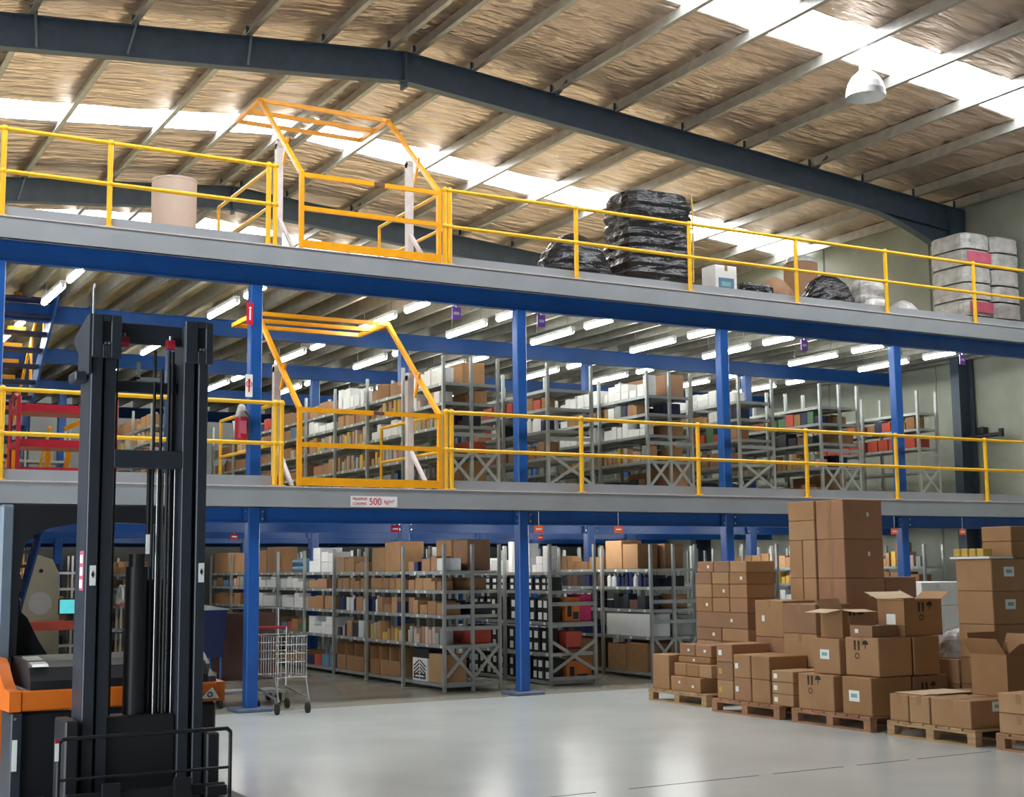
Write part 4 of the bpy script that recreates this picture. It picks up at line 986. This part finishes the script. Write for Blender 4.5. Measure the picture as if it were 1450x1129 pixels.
stair(Z1, Z2, 'blue open-tread stairs with yellow handrails up to the upper mezzanine')

# ------------------------------------------------------------------ ground floor things behind the forklift
t = thing('packing_bench', 'red-edged packing bench with grey legs behind the forklift', 'bench', (4.95, 8.0, 0))
MB().cbox(3.9, 5.22, 7.7, 8.5, .83, .88, .01).build('bench_top', REDBOX, t)
MB().box(3.9, 5.22, 7.68, 7.7, .74, .88).build('apron', REDBOX, t)
for x_ in (3.95, 5.15):
    for y_ in (7.75, 8.4): MB().box(x_, x_ + .05, y_, y_ + .05, 0, .83).build('leg', GALV, t)
t = thing('computer_monitor', 'flat monitor with cyan screen on the packing bench', 'monitor', (5.0, 8.05, .88))
MB().cbox(4.78, 5.22, 8.03, 8.07, .98, 1.25, .01).build('screen_case', BLACK, t)
MB().box(4.80, 5.20, 8.025, 8.03, 1.0, 1.23).build('screen', SCREEN, t)
MB().box(4.97, 5.03, 8.05, 8.09, .89, 1.0).box(4.9, 5.1, 8.0, 8.15, .88, .895).build('monitor_stand', BLACK, t)
t = thing('wrapping_machine', 'cream curved machine housing with black knob beside the bench', 'machine', (4.75, 9.6, 0))
MB().prism([(4.45, 0), (4.45, 1.3), (4.62, 1.95), (4.72, 2.0), (4.95, 1.92), (5.08, 1.65), (5.1, 0)], 'y', 9.5, 9.75).build('housing', CREAM, t)
MB().cyl((4.75, 9.5, 1.72), (4.75, 9.46, 1.72), .035, n=10).build('knob', BLACK, t)
MB().cyl((4.75, 9.5, 1.15), (4.75, 9.47, 1.15), .2, n=16).build('cover_disc', WHITE, t)
for k, x_ in enumerate((5.87, 6.05)):
    t = thing('strapping_reel', '%s white reel of strapping standing behind the mast' % ['left', 'right'][k], 'reel', (x_, 8.15, 1.13), 'strapping reels')
    for dx in (-.03, .03): MB().ring((x_ + dx, 8.15, 1.30), .15, .022, 'x', 18).build('flange', WHITE, t)
    MB().cyl((x_ - .04, 8.15, 1.30), (x_ + .04, 8.15, 1.30), .07, n=12).build('core', GREYB, t)
t = thing('reel_rack', 'low grey rack holding the strapping reels', 'rack', (5.85, 8.15, 0))
for x_ in (5.80, 6.10):
    for y_ in (7.98, 8.3): MB().box(x_, x_ + .03, y_, y_ + .03, 0, 1.1).build('leg', GALV, t)
MB().box(5.78, 6.16, 7.96, 8.34, 1.1, 1.13).build('rack_top', REDBOX, t)
# wheeled bag trolley
t = thing('waste_trolley', 'navy cloth bag trolley with white cover right of the forklift', 'trolley', (5.05, .9, 0))
MB().prism([(4.75, .62), (4.78, 1.2), (5.36, 1.2), (5.32, .62)], 'y', .7, 1.2).build('bag', NAVY, t)
MB().prism([(4.74, 1.2), (4.74, 1.32), (5.0, 1.28), (5.38, 1.21), (5.38, 1.2)], 'y', .68, 1.22).build('cover', CLEARW, t)
for x_ in (4.78, 5.3):
    for y_ in (.74, 1.16):
        MB().cyl((x_, y_, .12), (x_, y_, 1.2), .016, n=6).build('frame_post', BLUE, t)
        MB().cyl((x_ - .02, y_, .06), (x_ + .02, y_, .06), .06, n=12).build('caster', RUBBER, t)
MB().box(4.78, 5.3, .74, 1.16, .14, .17).build('base_tray', BLUE, t)
carton(4.82, 5.05, .8, 1.1, .171, .40, 'white carton on the base of the navy bag trolley', 0, 'n', (), (), 'cartons on the bag trolley', 'white_carton', WHITE)
carton(5.07, 5.28, .8, 1.1, .171, .44, 'brown carton on the base of the navy bag trolley', 0, 'n', (), (), 'cartons on the bag trolley')
# wire trolleys
def wire_trolley(x, y, label, board=False):
    t = thing('wire_trolley', label, 'trolley', (x, y, 0), 'wire trolleys')
    lx, ly = .38, .80
    for dx in (0, lx):
        MB().tube([(x + dx, y, .16), (x + dx, y + ly, .26), (x + dx, y + ly, .98)], .014, n=6).build('side_frame', STEEL, t)
        MB().tube([(x + dx, y, .16), (x + dx + .0, y + .12, .42)], .012, n=6).build('front_strut', STEEL, t)
        for yy in (y + .05, y + ly - .05):
            MB().cyl((x + dx - .016, yy, .062), (x + dx + .016, yy, .062), .062, n=14).build('caster', RUBBER, t)
            MB().bar((x + dx, yy, .06), (x + dx, yy + .02, .2), .03, .03).build('caster_fork', STEEL, t)
    for h in (.42, .60, .70, .80, .90):
        MB().tube([(x, y + .1, h), (x + lx, y + .1, h), (x + lx, y + ly, h), (x, y + ly, h), (x, y + .1, h)], .006, n=5).build('basket_wire', STEEL, t)
    for k in range(7):
        MB().tube([(x + lx * k / 6, y + .1, .9), (x + lx * k / 6, y + .1, .42), (x + lx * k / 6, y + ly, .42)], .004, n=4).build('basket_wire', STEEL, t)
    for k in range(1, 8):
        for dx in (0, lx): MB().cyl((x + dx, y + .1 + (ly - .1) * k / 8, .42), (x + dx, y + .1 + (ly - .1) * k / 8, .9), .004, n=4).build('basket_wire', STEEL, t)
    MB().cyl((x - .03, y + ly + .03, .98), (x + lx + .03, y + ly + .03, .98), .018, n=8).build('handle', REDP if not board else STEEL, t)
    return t
wire_trolley(5.62, -.47, 'empty wire shopping trolley right of the first blue column')
t = thing('panel_trolley', 'flat trolley carrying an upright brown board behind the first blue column', 'trolley', (5.9, 1.2, 0))
MB().box(5.35, 6.2, 1.28, 1.32, .28, 1.14).build('brown_board', BROWNB, t)
MB().tube([(5.32, 1.26, .15), (5.32, 1.26, 1.2), (6.23, 1.26, 1.2), (6.23, 1.26, .15)], .014, n=6).build('hoop_handle', STEEL, t)
MB().box(5.32, 6.23, 1.0, 1.5, .13, .16).build('deck', GALV, t)
for x_ in (5.38, 6.17):
    for y_ in (1.06, 1.44): MB().cyl((x_ - .02, y_, .065), (x_ + .02, y_, .065), .065, n=12).build('caster', RUBBER, t)
# pipe and beam bracket by the wall column on the lower mezzanine
t = thing('cable_box', 'dark pipe stub with cable box beside the wall column, lower mezzanine', 'pipe', (19.9, 1.9, Z1 + 1.3))
MB().cyl((19.95, 1.98, Z1 + 1.32), (19.95, 1.25, Z1 + 1.32), .04, n=8).build('pipe', BLACK, t)
MB().cbox(20.05, 20.19, 1.75, 1.95, Z1 + 1.3, Z1 + 1.5, .01).build('box', BLACK, t)
MB().cyl((19.95, 1.25, Z1 + 1.27), (19.95, 1.25, Z1 + 1.42), .05, n=8).build('pipe_cap', BLACK, t)

# white wall rack behind the packing bench and a tall rack on the lower mezzanine
def cross_rack(x0, x1, y0, z0, hs, m, label):
    t = thing('storage_rack', label, 'shelving', ((x0 + x1) / 2, y0, z0))
    n = 3
    for k in range(n + 1):
        x = x0 + (x1 - x0) * k / n
        for yy in (y0, y0 + .4): MB().box(x - .018, x + .018, yy - .018, yy + .018, z0, z0 + hs[-1] + .3).build('upright', m, t)
    for k in range(n):
        a, b = x0 + (x1 - x0) * k / n + .02, x0 + (x1 - x0) * (k + 1) / n - .02
        for h in hs: MB().box(a, b, y0 - .02, y0 + .42, z0 + h - .045, z0 + h).build('shelf', m, t)
    return t
cross_rack(4.3, 6.2, 10.8, 0, [.35, .75, 1.1, 1.4, 1.7], WHITE, 'white shelved rack against the rear behind the packing bench')
cross_rack(2.9, 5.2, 9.6, Z1, [.3, .65, 1.0, 1.35], GALV, 'galvanised rack far behind the red trolley, lower mezzanine')
r_ = random.Random(5)
for k in range(3):
    for j, h in enumerate((.35, .75, 1.1, 1.4, 1.7)):
        xa = 4.36 + .633 * k; mm, nm, lab = r_.choice([(BLACK, 'dark_box', 'dark box'), (CB[1], 'carton', 'brown carton'), (NAVY, 'dark_box', 'navy box'), (CB[2], 'carton', 'tan carton')])
        place(nm, 'box', mm, xa, xa + r_.uniform(.3, .5), 10.84, 11.15, h + .001, h + r_.uniform(.14, .22), '%s in the %s column, %s shelf of the white rack' % (lab, ['left', 'middle', 'right'][k], ordn[j]), 'boxes on the white rack')
for k in range(3):
    for j, h in enumerate((.3, .65, 1.0, 1.35)):
        xa = 2.96 + .767 * k; mm, nm, lab = r_.choice([(BLACK, 'dark_box', 'dark box'), (CB[1], 'carton', 'brown carton'), (NAVY, 'dark_box', 'navy box'), (GREYB, 'product_box', 'grey box')])
        place(nm, 'box', mm, xa, xa + r_.uniform(.35, .6), 9.64, 9.95, Z1 + h + .001, Z1 + h + r_.uniform(.15, .24), '%s in the %s column, %s shelf of the rear mezzanine rack' % (lab, ['left', 'middle', 'right'][k], ordn[j]), 'boxes on the rear mezzanine rack')

tag(DISTANT.build('distant_carton_stock', CB[1]), 'small brown cartons filling the distant shelf bays', kind='stuff')
